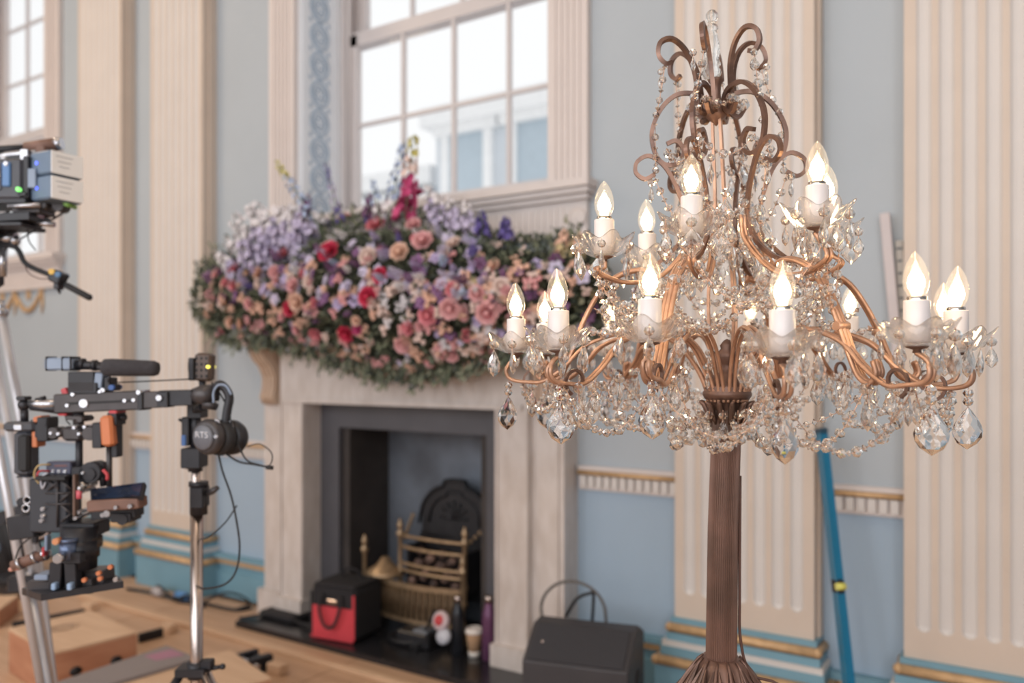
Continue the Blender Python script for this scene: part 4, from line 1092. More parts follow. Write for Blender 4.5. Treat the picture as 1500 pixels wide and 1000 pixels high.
# --- chrome light stand
ZS = 2.12
st = thing('light_stand', floorp(288, ZS), 'chrome light stand with black collars carrying the camera rig and headphones', 'stand')
gp('lower_tube', st, M_chromed, lambda g: g.t([(288, 740), (288, 1245)], 9, 20), ZS)
gp('middle_tube', st, M_chromed, lambda g: g.t([(287, 675), (287, 745)], 6.2, 18), ZS)
gp('upper_collar', st, M_rig, lambda g: (g.t([(291, 707), (291, 753)], 12.5, 18), g.t([(291, 705), (291, 712)], 14, 18), g.b(283, 712, 302, 742, .05), g.t([(303, 722), (310, 720)], 4)), ZS)
gp('locking_lever', st, M_rig2, lambda g: g.t([(303, 724, -.01), (311, 719, -.015), (319, 714, -.02)], [3, 5, 3.5]), ZS)
def fclamp(g):
    g.b(271, 655, 299, 684, .06); g.t([(286, 590), (287, 660)], 8, 14); g.b(270, 610, 281, 652, .04); g.t([(286, 668), (286, 690)], 10, 14)
    g.t([(270, 668), (269, 683), (275, 686)], 1.6, 6); g.t([(262, 614), (276, 620)], [2, 4]); g.b(279, 592, 300, 612, .05)
gp('grip_head', st, M_rig, fclamp, ZS)
gp('blue_latch', st, mat('blue_latch', (70, 110, 170), .4), lambda g: g.b(270, 636, 277, 652, .045), ZS)
gp('leg_collar', st, M_rig, lambda g: (g.t([(288, 968), (288, 992)], 13, 18), g.b(262, 975, 305, 987, .06), g.b(296, 966, 312, 978, .03), g.t([(305, 979), (326, 976)], [4, 3]), g.s_(326, 976, 4.5)), ZS)
hubz = P(288, 982, ZS)
for k, an in enumerate((200, 325, 80)):
    a = radians(an); e = RGT*cos(a)+FWD*sin(a); ft = hubz+e*.42; ft.z = .012
    lg = part('leg', MB().tube([hubz+e*.035, ft], .011, 10), M_chromed if k else M_rig, st)
    part('rubber_foot', MB().tube([ft-Vector((0, 0, .012)), ft+(hubz-ft)*.06], .016, 10), M_rubber, lg)
    br = P(288, 1130, ZS); part('brace', MB().tube([br, hubz+(ft-hubz)*.55], .006, 8), M_rig, st)
gp('brace_collar', st, M_rig, lambda g: g.t([(288, 1120), (288, 1140)], 12, 16), ZS)

# --- hanging camera rig
ZR = 2.02
rg = thing('camera_rig', P(112, 590, ZR), 'black camera rig with orange clamps and side screen hung from the light stand', 'camera rig')
def R(name, m_, f, par=None, **k): return gp(name, par or rg, m_, f, ZR, **k)
R('top_plate', M_rig2, lambda g: (g.b(86, 574, 212, 602, .05, roll=-2.5, ch=.003),))
R('plate_slot', M_rubber, lambda g: (g.b(104, 586, 205, 590.5, .052, roll=-2.5), ), par=None)
R('plate_screw', M_steel, lambda g: (g.d(131, 590, 6, .06),))
for x, y, r_ in ((107, 593, 2.5), (190, 586, 2.5), (203, 585, 2.5), (115, 577, 2.5), (154, 573, 2.2), (210, 574, 3)):
    R('bolt', M_steel, lambda g: g.d(x, y, r_, .058))
R('plate_block', M_rig2, lambda g: (g.b(214, 573, 238, 597, .045, roll=-2),))
R('extension_arm', M_rig, lambda g: (g.b(208, 574, 216, 600, .055), g.b(236, 571, 285, 594, .035, roll=-1.5), g.b(236, 573, 252, 596, .05), g.d(240, 583, 5, .055)))
R('bolt', M_steel, lambda g: g.d(240, 582, 4, .062))
R('arm_elbow', M_rig2, lambda g: (g.t([(283, 580), (296, 578), (314, 574)], [11, 14, 12], 16), g.s_(300, 578, 15), g.t([(300, 590), (318, 596)], [9, 5])))
# left arm and grip
R('ball_joint', M_rig, lambda g: (g.s_(35, 593, 8.5), g.t([(36, 600), (36, 618)], 5.5, 12), g.b(28, 580, 42, 586, .03)))
R('side_arm', M_steel, lambda g: g.t([(43, 591), (60, 592), (88, 591)], [5, 7, 7.5], 12))
R('side_arm_cover', M_rig, lambda g: (g.t([(45, 597), (70, 598), (90, 599)], [4, 6, 8], 12), g.t([(52, 585), (66, 583)], [2, 4], 8)))
def grip(g):
    g.b(26, 630, 52, 696, .045, ch=.008); g.b(12, 617, 58, 631, .05, ch=.006); g.t([(14, 622), (12, 631)], 3.5); g.b(30, 696, 50, 698, .04)
R('hand_grip', mat('grip_grey', (70, 72, 80), .5, var=.15), grip)
R('grip_pad', M_rubber, lambda g: (g.b(33, 635, 50, 690, .05, dz=-.004, ch=.006),))
R('grip_mount', M_steel, lambda g: (g.b(29, 620, 42, 629, .056), g.t([(46, 616), (62, 622)], 2, 8)))
R('orange_clamp', M_orange, lambda g: (g.b(53, 631, 61, 654, .04), g.b(55, 609, 68, 617, .04, roll=-12)))
R('clamp_body', M_rig, lambda g: (g.b(62, 610, 78, 645, .05), g.b(58, 620, 66, 640, .045), g.d(72, 618, 5, .055)))
R('orange_clamp', M_orange, lambda g: (g.b(151, 608, 169, 653, .035, dz=-.02, roll=-4, ch=.006),))
R('clamp_body', M_rig, lambda g: (g.b(142, 618, 156, 655, .05), g.b(164, 603, 178, 622, .05), g.b(167, 615, 176, 669, .03), g.t([(165, 612), (185, 611)], [6, 4])))
R('clamp_knob', M_redm, lambda g: g.b(166, 600, 178, 607, .05))
R('red_tab', M_redm, lambda g: (g.b(94, 568, 103, 578, .03, roll=-20),))
R('red_tab', M_redm, lambda g: (g.b(92, 605, 105, 608, .05),))
R('pivot_post', M_rig2, lambda g: (g.t([(115, 604), (115, 622)], 7.5, 14), g.b(103, 608, 129, 614, .05), g.d(125, 613, 4, .06)))
R('pivot_bar', M_rig2, lambda g: (g.t([(84, 633), (98, 632), (132, 634), (140, 636)], [7, 7.5, 7.5, 8], 12), g.d(84, 633, 8, .045), g.d(137, 634, 10, .045), g.b(96, 624, 124, 645, .04, ch=.006)))
for x, y in ((82, 633), (93, 634), (123, 634), (116, 625), (131, 624)): R('bolt', M_steel, lambda g: g.d(x, y, 2.3, .052))
R('centre_post', M_rig, lambda g: g.t([(116, 640), (116, 706)], 5, 14))
R('support_rod', M_rig2, lambda g: g.t([(160, 648), (160, 712)], 4.2, 12))
# control box, body cage
R('control_box', mat('slate_plastic', (74, 76, 96), .4), lambda g: g.b(72, 675, 109, 694, .03, roll=-1, ch=.003))
for x in (82, 91, 100): R('dial', M_steel, lambda g: g.d(x, 689, 2.6, .034))
R('led_readout', mat('dim_readout', (120, 84, 84), .4), lambda g: g.b(84, 679, 104, 683, .032))
def cage(g):
    g.b(54, 698, 110, 776, .07, ch=.004)
R('camera_body', mat('cage_dark', (50, 52, 60), .45, var=.2), cage)
def struts(g):
    for a, b in (((70, 704), (86, 716)), ((86, 704), (70, 718)), ((90, 704), (104, 716)), ((104, 720), (88, 734)), ((90, 740), (104, 752)), ((104, 752), (90, 764)), ((84, 702), (84, 772)), ((66, 722), (104, 722)), ((66, 738), (104, 738))):
        g.t([(a[0], a[1], -.04), (b[0], b[1], -.04)], 1.6, 6)
R('cage_struts', M_rig2, struts, kind='stuff')
R('cage_rail', mat('bronze_rail', (120, 98, 88), .4, metal=.4), lambda g: g.b(109, 694, 113, 756, .02, dz=-.04))
R('cage_rail', M_rubber, lambda g: g.b(66, 694, 110, 700, .09, dz=-.01))
R('focus_motor', M_rig, lambda g: (g.d(139, 690, 15, .05), g.d(139, 692, 9, .06), g.b(112, 682, 130, 712, .05), g.t([(140, 690), (150, 700), (152, 712)], [6, 5, 5])))
R('bolt', M_steel, lambda g: g.d(131, 690, 2, .07))
R('bolt', M_chrome, lambda g: g.d(128, 709, 5.5, .07))
R('red_cable', M_redm, lambda g: g.t([(151, 688, -.03), (157, 695, -.03), (157, 703, -.03)], 2.4, 8, 4))
R('red_cable', mat('pink_plug', (206, 96, 110), .4), lambda g: (g.t([(116, 718, -.05), (116, 730, -.05)], 4, 10),))
R('connector', M_steel, lambda g: g.t([(117, 712, -.05), (117, 719, -.05)], 3.5, 10))
for x, y in ((76, 741), (76, 751), (125, 718), (127, 746), (123, 754), (112, 774), (74, 758)): R('bolt', M_steel, lambda g: g.d(x, y, 2.8, .085))
R('wire', mat('pale_wire', (190, 190, 200), .4), lambda g: (g.t([(70, 692, -.04), (60, 700, -.04), (62, 715, -.04), (67, 706, -.04)], 1.5, 6, 5),))
R('wire', mat('yellow_wire', (196, 170, 120), .5), lambda g: (g.t([(74, 680, -.02), (56, 682, -.04), (50, 696, -.04), (57, 708, -.04)], 1.2, 6, 5),))
R('wire', M_redm, lambda g: (g.t([(72, 690, -.02), (58, 690, -.04), (54, 698, -.04)], 1.6, 6, 5),))
R('wire', M_rubber, lambda g: (g.t([(95, 603), (97, 615), (103, 622)], .9, 6, 4),))
# fold out screen
sA = [P(132, 716, ZR-.03), P(212, 706, ZR-.05), P(207, 727, ZR-.09), P(133, 733, ZR-.07)]
m = MB(); nn = (sA[1]-sA[0]).cross(sA[3]-sA[0]).normalized()
if nn.dot(FWD) < 0: nn = -nn
m.add(sA+[p+nn*.012 for p in sA], [(0,1,2,3), (7,6,5,4), (0,4,5,1), (1,5,6,2), (2,6,7,3), (3,7,4,0)])
hs = part('screen_housing', m, M_rig, rg)
c = sum(sA, Vector())/4
m = MB(); m.add([c+(p-c)*.93-nn*.0015 for p in sA], [(0,1,2,3)]); part('screen_glass', m, mat('screen_glass', (44, 56, 78), .08, rgb2=(24, 30, 44), scale=14), hs)
R('screen_back', M_brownleather, lambda g: (g.b(134, 729, 210, 745, .05, dz=-.06, roll=-4, ch=.003),))
R('screen_bracket', M_rig, lambda g: (g.b(140, 744, 205, 757, .05, roll=-3), g.b(170, 748, 200, 762, .06), g.d(188, 757, 8, .07)))
for x, y, r_ in ((157, 752, 4.5), (151, 754, 3), (191, 741, 3), (170, 743, 2.6)): R('bolt', M_steel, lambda g: g.d(x, y, r_, .01, dz=-.09))
# lens and matte box, left bracket
R('lens_barrel', M_rig, lambda g: (g.t([(118, 770, -.03), (118, 832, -.03)], [24, 22], 22), g.t([(118, 790, -.03), (118, 815, -.03)], [25.5, 25.5], 22), g.b(100, 762, 150, 782, .08)))
R('lens_ring', mat('bronze_ring', (84, 74, 66), .4, metal=.4), lambda g: g.t([(124, 786, -.02), (124, 800, -.02)], 24, 22))
R('motor_body', mat('steel_blue', (96, 110, 138), .3, metal=.5), lambda g: (g.t([(100, 792, -.07), (100, 818, -.07)], 12, 16), g.t([(100, 788, -.07), (100, 793, -.07)], 13.5, 16)))
R('motor_cap', M_steel, lambda g: (g.d(87, 817, 6.5, .02, dz=-.11),))
R('motor_cap', mat('orange_knob', (206, 140, 100), .4), lambda g: (g.d(84, 792, 4.5, .02, dz=-.09),))
R('matte_box_arm', M_rig, lambda g: (g.b(76, 822, 94, 860, .03, dz=-.06, roll=4), g.b(99, 818, 116, 860, .03, dz=-.06, roll=-3), g.b(98, 806, 126, 822, .05, dz=-.06)))
for x, y in ((81, 858), (104, 858)): R('light_tab', mat('pale_blue_tab', (150, 176, 208), .4) if x == 81 else bpy.data.materials['pale_blue_tab'], lambda g: g.b(x-3.5, y-5, x+3.5, y+5, .02, dz=-.08))
fA = [P(60, 870, ZR-.11), P(181, 851, ZR-.04), P(165, 838, ZR+.10), P(32, 861, ZR-.02)]
m = MB(); m.add(fA+[p+Vector((0, 0, -.016)) for p in fA], [(0,1,2,3), (7,6,5,4), (0,4,5,1), (1,5,6,2), (2,6,7,3), (3,7,4,0)])
mt_ = part('matte_box_flag', m, M_rig, rg)
R('matte_box', M_rig2, lambda g: (g.b(56, 842, 150, 864, .10, roll=-3), g.b(118, 832, 160, 850, .06, roll=-2)))
for x, y in ((145, 839), (147, 847), (124, 849), (170, 848), (162, 830)): R('screw', M_orange if x != 170 else M_steel, lambda g: g.d(x, y, 3.2, .01, dz=-.095))
R('left_bracket', M_rig, lambda g: (g.b(22, 752, 58, 786, .06, roll=-8), g.d(40, 733, 7, .05), g.d(38, 744, 7, .05), g.t([(48, 745), (78, 766)], [7, 6]), g.b(58, 740, 76, 770, .05, roll=20)))
for x, y in ((40, 732), (38, 744)): R('ring_nut', M_steel, lambda g: (g.tube([P(x, y, ZR-.032)+RGT*(5.2*ZR/F*cos(a*pi/8))+UP*(5.2*ZR/F*sin(a*pi/8)) for a in range(16)], 1.5*ZR/F, 6, closed=True),))
R('tie_arm', M_steel, lambda g: g.t([(46, 774), (62, 764), (72, 778), (58, 788)], [4, 5, 5, 3], 10, 3))
R('follow_handle', M_brownleather, lambda g: (g.t([(18, 829, -.04), (48, 818, -.03), (70, 812, -.02)], [7.5, 8, 7], 14),))
R('handle_ring', M_steel, lambda g: (g.t([(28, 826, -.04), (32, 824, -.04)], 9, 14), g.t([(50, 817, -.03), (54, 815, -.03)], 9, 14), g.s_(66, 812, 9, -.02)))
R('handle_cap', mat('salmon_cap', (206, 150, 136), .5), lambda g: g.t([(14, 834, -.04), (28, 831, -.04)], [3, 4], 10))
R('lens_wire', M_rubber, lambda g: (g.t([(22, 820), (30, 800), (48, 784), (60, 770)], 1.2, 6, 5), g.t([(60, 780), (58, 796), (66, 812)], 1.4, 6, 5)))
R('side_post', M_bluegrey, lambda g: g.b(68, 783, 72, 806, .02, dz=-.05))
R('side_block', M_bluegrey, lambda g: g.b(58, 838, 78, 846, .05, dz=-.05))
R('red_pin', M_redm, lambda g: g.b(64, 800, 68, 814, .02, dz=-.05))
# viewfinder
R('viewfinder', M_bluegrey, lambda g: (g.b(71, 524, 112, 542, .045, ch=.004),))
for x in (75, 98, 110): R('viewfinder_band', M_rig, lambda g: g.b(x-1.2, 522, x+1.2, 543, .048))
R('viewfinder_tube', M_rig, lambda g: (g.t([(110, 534), (150, 536)], [7, 6], 14), g.t([(118, 533), (124, 533)], 8.5, 14), g.t([(136, 535), (142, 535)], 8, 14)))
R('viewfinder_mount', M_rig, lambda g: (g.b(107, 544, 145, 572, .05), g.b(108, 560, 150, 576, .055), ))
for k in range(5): R('cooling_fin', M_rig2, lambda g: g.b(109, 560+k*2.6, 145, 561.2+k*2.6, .058))
R('mount_block', M_bluegrey, lambda g: (g.b(144, 546, 156, 568, .045, roll=8),))
R('mount_block', M_rig, lambda g: (g.b(158, 552, 167, 572, .04), g.b(166, 562, 173, 572, .03)))
R('mount_dot', mat('blue_dot', (60, 96, 160), .4), lambda g: g.d(169, 567, 4, .045))
R('mount_dot', M_steel, lambda g: g.d(157, 571, 3.2, .05))
R('antenna_wire', M_rubber, lambda g: g.t([(172, 560), (220, 558), (280, 555)], 1.0, 6))
R('hanger_stud', M_rig, lambda g: g.t([(297, 596, .03), (287, 600, .08), (287, 612, .1)], 6, 12))

# --- microphone
mc = thing('microphone', P(190, 540, ZR-.02), 'short shotgun microphone in a charcoal foam windshield above the rig', 'microphone')
g = G(); g.Z = ZR-.02
g.t([(150, 538), (150.5, 538), (154, 538), (165, 538), (225, 539.5), (231, 540), (232.5, 540)], [6, 9, 12.5, 13, 11.5, 9.5, 5], 20); part('foam_windshield', g, M_foam, mc)
gp('mount_stem', mc, M_rig, lambda g: (g.t([(160, 546), (160, 560)], 2.5, 8), g.t([(144, 538), (151, 538)], 5, 12)), ZR-.02)

# --- wireless transmitter on top of the stand
wt = thing('wireless_transmitter', P(296, 537, ZS), 'small perforated brown transmitter with yellow light on the stand top', 'transmitter')
gp('body', wt, mat('bronze_shell', (92, 78, 72), .4, metal=.3, var=.2, scale=40), lambda g: g.b(288, 517, 312, 558, .04, roll=3, ch=.006), ZS)
gp('side_plate', wt, M_rig, lambda g: (g.b(281, 524, 289, 557, .05), g.b(277, 529, 282, 544, .02), g.t([(296, 556), (297, 570)], 5, 10)), ZS)
for i in range(3):
    for j in range(4): gp('vent', wt, M_rubber, lambda g: g.b(290+i*7, 522+j*8.6, 294.5+i*7, 527.5+j*8.6, .042, roll=3), ZS)
gp('status_light', wt, emit('yellow_led', (230, 220, 90), 1.5), lambda g: g.d(309, 537, 2.4, .046), ZS)

# --- headphones
ZH = 2.0
hp = thing('headphones', P(318, 620, ZH), 'black over-ear headphones hanging from the stand beside the rig', 'headphones')
Rh = CR @ Matrix.Rotation(radians(-22), 3, 'Z') @ Matrix.Rotation(radians(90), 3, 'X')
pc = P(302, 640, ZH-.03)
part('ear_cup', MB().lathe([(.034, -.030), (.042, -.022), (.0435, -.006), (.040, .002), (.034, .006)], 28, pc, Rh), M_rig2, hp)
part('cup_cap', MB().lathe([(.030, .004), (.030, .011), (.027, .014), (.0001, .015)], 28, pc, Rh), mat('cap_grey', (104, 106, 114), .4), hp)
pc2 = P(334, 641, ZH+.02)
part('ear_cup', MB().lathe([(.038, -.03), (.043, -.02), (.043, -.004), (.036, .004), (.0001, .004)], 28, pc2, Rh), M_rig, hp)
part('ear_pad', MB().lathe([(.030, -.02), (.041, -.014), (.044, .0), (.041, .012), (.030, .016), (.0001, .01)], 28, P(322, 641, ZH), Rh), M_rubber, hp)
gp('yoke', hp, M_steel, lambda g: (g.t([(325, 613), (338, 618), (344, 640)], 1.8, 8, 4), g.t([(314, 614, -.02), (322, 620, -.02), (323, 640, -.02)], 1.6, 8, 4)), ZH)
gp('pivot', hp, M_steel, lambda g: g.d(321, 638, 2.5, .05, dz=-.03), ZH)
def band(g):
    pts = [P(x, y, ZH+dz) for x, y, dz in ((330, 622, 0), (333, 600, .0), (336, 583, 0), (331, 570, .0), (322, 563, .0), (316, 570, .01), (315, 585, .02))]
    g.tube(spline(pts, 6), .011, 10)
gp('headband', hp, M_rig, band, ZH)
gp('band_edge', hp, M_bluegrey, lambda g: g.t([(313, 590, -.012), (313, 574, -.012), (320, 564, -.012), (331, 565, -.012), (339, 578, -.012)], 1.8, 8, 5), ZH)
# lettering on the cap
tc = bpy.data.curves.new('lettering', 'FONT'); tc.body = 'RTS'; tc.size = .021; tc.extrude = .0006; tc.align_x = 'CENTER'; tc.align_y = 'CENTER'
to = bpy.data.objects.new('tmp', tc); C.objects.link(to)
dg = bpy.context.evaluated_depsgraph_get(); me = bpy.data.meshes.new_from_object(to.evaluated_get(dg)); bpy.data.objects.remove(to); me.name = 'lettering'
me.materials.clear(); me.materials.append(mat('pale_print', (206, 206, 212), .5))
me.transform(Matrix.Scale(1.15, 4, (1, 0, 0)))
Nf = (Rh @ Vector((0, 0, 1))).normalized()
if Nf.dot(FWD) > 0: Nf = -Nf
xa = UP.cross(Nf).normalized()
Mt = Matrix((xa, UP, Nf)).transposed().to_4x4(); Mt.translation = pc+Nf*.0155+UP*.006
link('lettering', me, hp, M=Mt)
o = gp('headphone_cable', None, M_rubber, lambda g: (g.t([(320, 664), (326, 690), (338, 724), (346, 760), (351, 800), (346, 835), (330, 855), (300, 862), (288, 858, .1)], 1.5, 8, 6), g.t([(347, 740), (330, 765), (306, 786), (292, 790, .12)], 1.1, 8, 5)), ZH)
tag(o, 'thin black cable dropping from the headphones in a loop beside the chrome pole', 'cable')
o = gp('plug_lead', None, M_rubber, lambda g: (g.t([(310, 560, .05), (330, 590), (345, 640), (360, 672), (378, 680), (394, 684)], 1.3, 8, 6), g.t([(332, 665), (350, 676), (372, 680), (394, 684)], 1.5, 8, 5), g.t([(362, 654), (380, 650), (397, 662), (398, 676), (392, 684)], .9, 8, 5), g.t([(390, 684), (400, 685)], 3.2, 8)), ZH)
tag(o, 'black lead ending in a small plug to the right of the headphones', 'cable')

# --- second camera at the left edge
ZC2 = 2.3
cm = thing('cinema_camera', P(20, 330, ZC2), 'cinema camera with battery pack and brown top handle at the left edge', 'camera')
def K(name, m_, f, **k): return gp(name, cm, m_, f, ZC2, **k)
K('camera_body', mat('camera_dark', (64, 66, 76), .4, var=.2, scale=20), lambda g: (g.b(-70, 240, 52, 298, .13, roll=0, ch=.006),))
K('side_panel', mat('panel_grey', (96, 100, 116), .4), lambda g: (g.b(-5, 246, 24, 286, .14, dz=-.0, ch=.003),))
K('side_panel', mat('panel_blue', (88, 130, 184), .4), lambda g: g.b(25, 246, 37, 281, .142, ch=.003))
K('pencil_strip', mat('amber_strip', (220, 176, 110), .5), lambda g: g.b(-10, 248, 16, 253, .146, roll=-6))
K('side_button', M_steel, lambda g: (g.b(10, 262, 24, 268, .146), g.d(32, 249, 3, .15)))
K('side_button', emit('green_led', (110, 230, 130), 1.2), lambda g: g.b(9, 278, 13, 283, .148))
K('side_button', emit('pink_led', (250, 190, 200), 1.5), lambda g: g.b(3, 276, 9, 283, .148))
bk0 = P(75, 263, ZC2)
K('battery_plate', M_rig, lambda g: (g.b(52, 236, 60, 296, .12), g.b(45, 288, 58, 294, .13)))
K('side_button', emit('green_led2', (130, 230, 120), 1.2), lambda g: g.b(46, 282, 51, 288, .15))
Rb = CR @ Matrix.Rotation(radians(-30), 3, 'Z')
for k, (y0, y1) in enumerate(((227, 261), (263, 297))):
    g = MB(); k_ = ZC2/F
    g.bbox(P(84, (y0+y1)/2, ZC2-.02), (.085, .10, (y1-y0)*k_), .005, CR @ Matrix.Rotation(radians(-27), 3, 'Z'))
    bb_ = part('battery', g, mat('battery_blue', (112, 132, 156), .4, var=.15) if k == 0 else bpy.data.materials['battery_blue'], cm)
    Rq = CR @ Matrix.Rotation(radians(-27), 3, 'Z'); cc = P(84, (y0+y1)/2, ZC2-.02)+Rq @ Vector((.0435, 0, 0))
    part('white_label', MB().bbox(cc, (.003, .094, (y1-y0)*k_*.94), .001, Rq), mat('label_white', (250, 250, 250), .5) if k == 0 else bpy.data.materials['label_white'], bb_)
    for q in range(3): part('print_line', MB().bbox(cc+Rq @ Vector((.002, -.01, .018-.014*q)), (.0012, .05-.01*q, .002), .0003, Rq), mat('label_print', (190, 192, 196), .6), bb_)
    cf = P(84, (y0+y1)/2, ZC2-.02)+Rq @ Vector((0, -.051, 0))
    part('battery_light', MB().tube([cf+Rq @ Vector((-.012, 0, 0)), cf+Rq @ Vector((-.012, -.002, 0))], .005, 10), emit('blue_led', (90, 110, 240), 1.6) if k == 0 else bpy.data.materials['blue_led'], bb_)
K('battery_adapter', M_bluegrey, lambda g: (g.b(54, 252, 66, 280, .09, dz=-.02),))
K('top_handle', M_brownleather, lambda g: g.t([(38, 216), (84, 211)], [8, 9.5], 16))
K('handle_rod', M_rig, lambda g: (g.t([(-40, 221), (40, 216)], 5, 12),))
K('handle_cap', M_steel, lambda g: g.t([(82, 211), (91, 210)], [9.5, 8.5], 16))
K('handle_mount', M_steel, lambda g: (g.t([(-10, 232), (12, 228), (30, 226), (62, 222)], [5, 7, 7, 6], 12), g.b(38, 222, 50, 240, .06), g.t([(56, 224), (58, 240)], 4.5, 10), g.s_(8, 234, 8), g.s_(-8, 232, 8)))
K('handle_mount', M_rig, lambda g: (g.t([(60, 240), (82, 224)], 1.8, 8), g.b(20, 230, 40, 240, .05), g.b(52, 236, 62, 246, .05)))
K('rosette', M_brownleather, lambda g: (g.d(70, 228, 6, .05), g.d(66, 222, 6, .05)))
K('base_plate', M_rig, lambda g: (g.b(-60, 296, 56, 304, .12), g.b(-60, 318, 60, 330, .11, roll=-3), g.b(-60, 330, 50, 336, .12)))
K('base_rod', M_steel, lambda g: (g.t([(12, 302, -.06), (60, 300, -.06)], 3.4, 10),))
K('rod_clamp', M_rig2, lambda g: (g.b(58, 296, 76, 306, .05), g.d(90, 303, 8, .04), g.d(70, 303, 6, .06), g.t([(76, 322), (98, 308), (101, 299)], 1.6, 8), g.b(30, 305, 70, 315, .08)))
K('rod_knob', M_steel, lambda g: g.t([(38, 314), (60, 318)], 8, 12))
K('rod_lever', M_steel, lambda g: g.t([(48, 325), (80, 329)], [5, 4], 10))
K('rod_knob', M_steel, lambda g: g.t([(0, 318), (14, 314)], 5, 10))
K('clamp_screw', M_redm, lambda g: g.d(55, 321, 3.4, .09))
K('clamp_screw', mat('green_dot', (130, 180, 90), .4), lambda g: g.d(103, 301, 3.4, .05))
K('under_cable', M_rubber, lambda g: (g.t([(64, 330), (50, 338), (30, 350)], 1.2, 6, 4), g.t([(40, 332), (42, 352), (52, 366)], .9, 6, 4)))
# fluid head and pan bar
hd = thing('tripod', floorp(-8, 2.42), 'aluminium tripod with twin-tube legs under the cinema camera at the left edge', 'tripod')
def H(name, m_, f, **k): return gp(name, hd, m_, f, 2.34, **k)
H('fluid_head', M_rig, lambda g: (g.b(-70, 336, 6, 352, .12), g.b(-60, 352, -8, 420, .11, ch=.01), g.t([(-34, 420), (-34, 445)], [28, 20], 20)))
H('head_arm', M_steel, lambda g: (g.t([(-10, 350), (24, 348)], [7, 7.5], 14), g.s_(22, 352, 8), g.t([(4, 362), (3, 405)], [7, 6], 12)))
pb = gp('pan_bar', hd, M_rubber, lambda g: (g.t([(-10, 358), (18, 360), (28, 368), (36, 384), (52, 394), (78, 404)], [4, 4, 3.8, 3.6, 3.6, 3.6], 10, 5),), 2.34)
gp('pan_grip', hd, M_rubber, lambda g: (g.t([(94, 416), (98, 418), (132, 436), (134, 437)], [3.5, 4.6, 4.8, 3], 12),), 2.34)
gp('zoom_control', hd, M_rig, lambda g: (g.b(76, 397, 95, 415, .04, roll=25, ch=.004), g.b(82, 412, 90, 424, .03), g.t([(84, 420), (88, 430)], [3, 1.5])), 2.34)
gp('control_dial', hd, mat('amber_dial', (222, 178, 70), .4), lambda g: g.d(82, 399, 4.2, .05), 2.34)
gp('control_dial', hd, mat('blue_dial', (70, 110, 150), .4), lambda g: g.d(91, 403, 4.2, .05), 2.34)
gp('control_cable', hd, mat('thin_cable', (120, 100, 96), .5), lambda g: g.t([(36, 386), (42, 400), (58, 408), (72, 408)], .9, 6, 4), 2.34)
top = P(-30, 440, 2.42)
def legset(foot, name='leg'):
    d = (foot-top).normalized(); s = d.cross(UP).normalized()
    l = part(name, MB().tube([top+s*.03, foot+s*.018+(top-foot)*.25], .0115, 12).tube([top-s*.03, foot-s*.018+(top-foot)*.25], .0115, 12), M_alu, hd, kind='stuff')
    part('leg_lock', MB().bbox(foot+(top-foot)*.48, (.10, .05, .05), .006, CR), M_rig, l)
    part('lower_leg', MB().tube([foot+(top-foot)*.5, foot+Vector((0, 0, .02))], .014, 12), M_alu, l)
    part('rubber_foot', MB().tube([foot, foot+Vector((0, 0, .03))], .026, 12), M_rubber, l); return l
f1 = P(98, 1180, 2.38); d_ = (f1-top); f1 = top+d_*(top.z/(-d_.z)) if d_.z < 0 else f1; f1.z = 0.0
legset(f1)
for e in (-RGT*.55+FWD*.35, -RGT*.1-FWD*.62+RGT*-.2): f = top+e; f.z = 0; legset(f)
P2 = [(2, 470), (32, 640), (62, 1000)]
# --- second aluminium support right behind the rig
as_ = thing('baby_stand', floorp(90, 2.62), 'slim aluminium stand with paired tubes running down behind the rig', 'stand')
gp('paired_tube', as_, M_alu, lambda g: g.t([(3, 462), (30, 612), (45, 760), (62, 1000), (82, 1178)], 6.5, 12), 2.58)
gp('paired_tube', as_, M_alu, lambda g: g.t([(30, 640), (48, 760), (78, 1000), (96, 1160)], 6, 12), 2.60)
gp('tube_clamp', as_, M_rig, lambda g: (g.b(18, 742, 64, 762, .06), g.d(8, 757, 10, .06), g.b(30, 780, 60, 794, .05)), 2.58)
gp('top_pin', as_, M_steel, lambda g: (g.s_(3, 458, 9), g.t([(0, 440), (3, 460)], 6, 10)), 2.58)

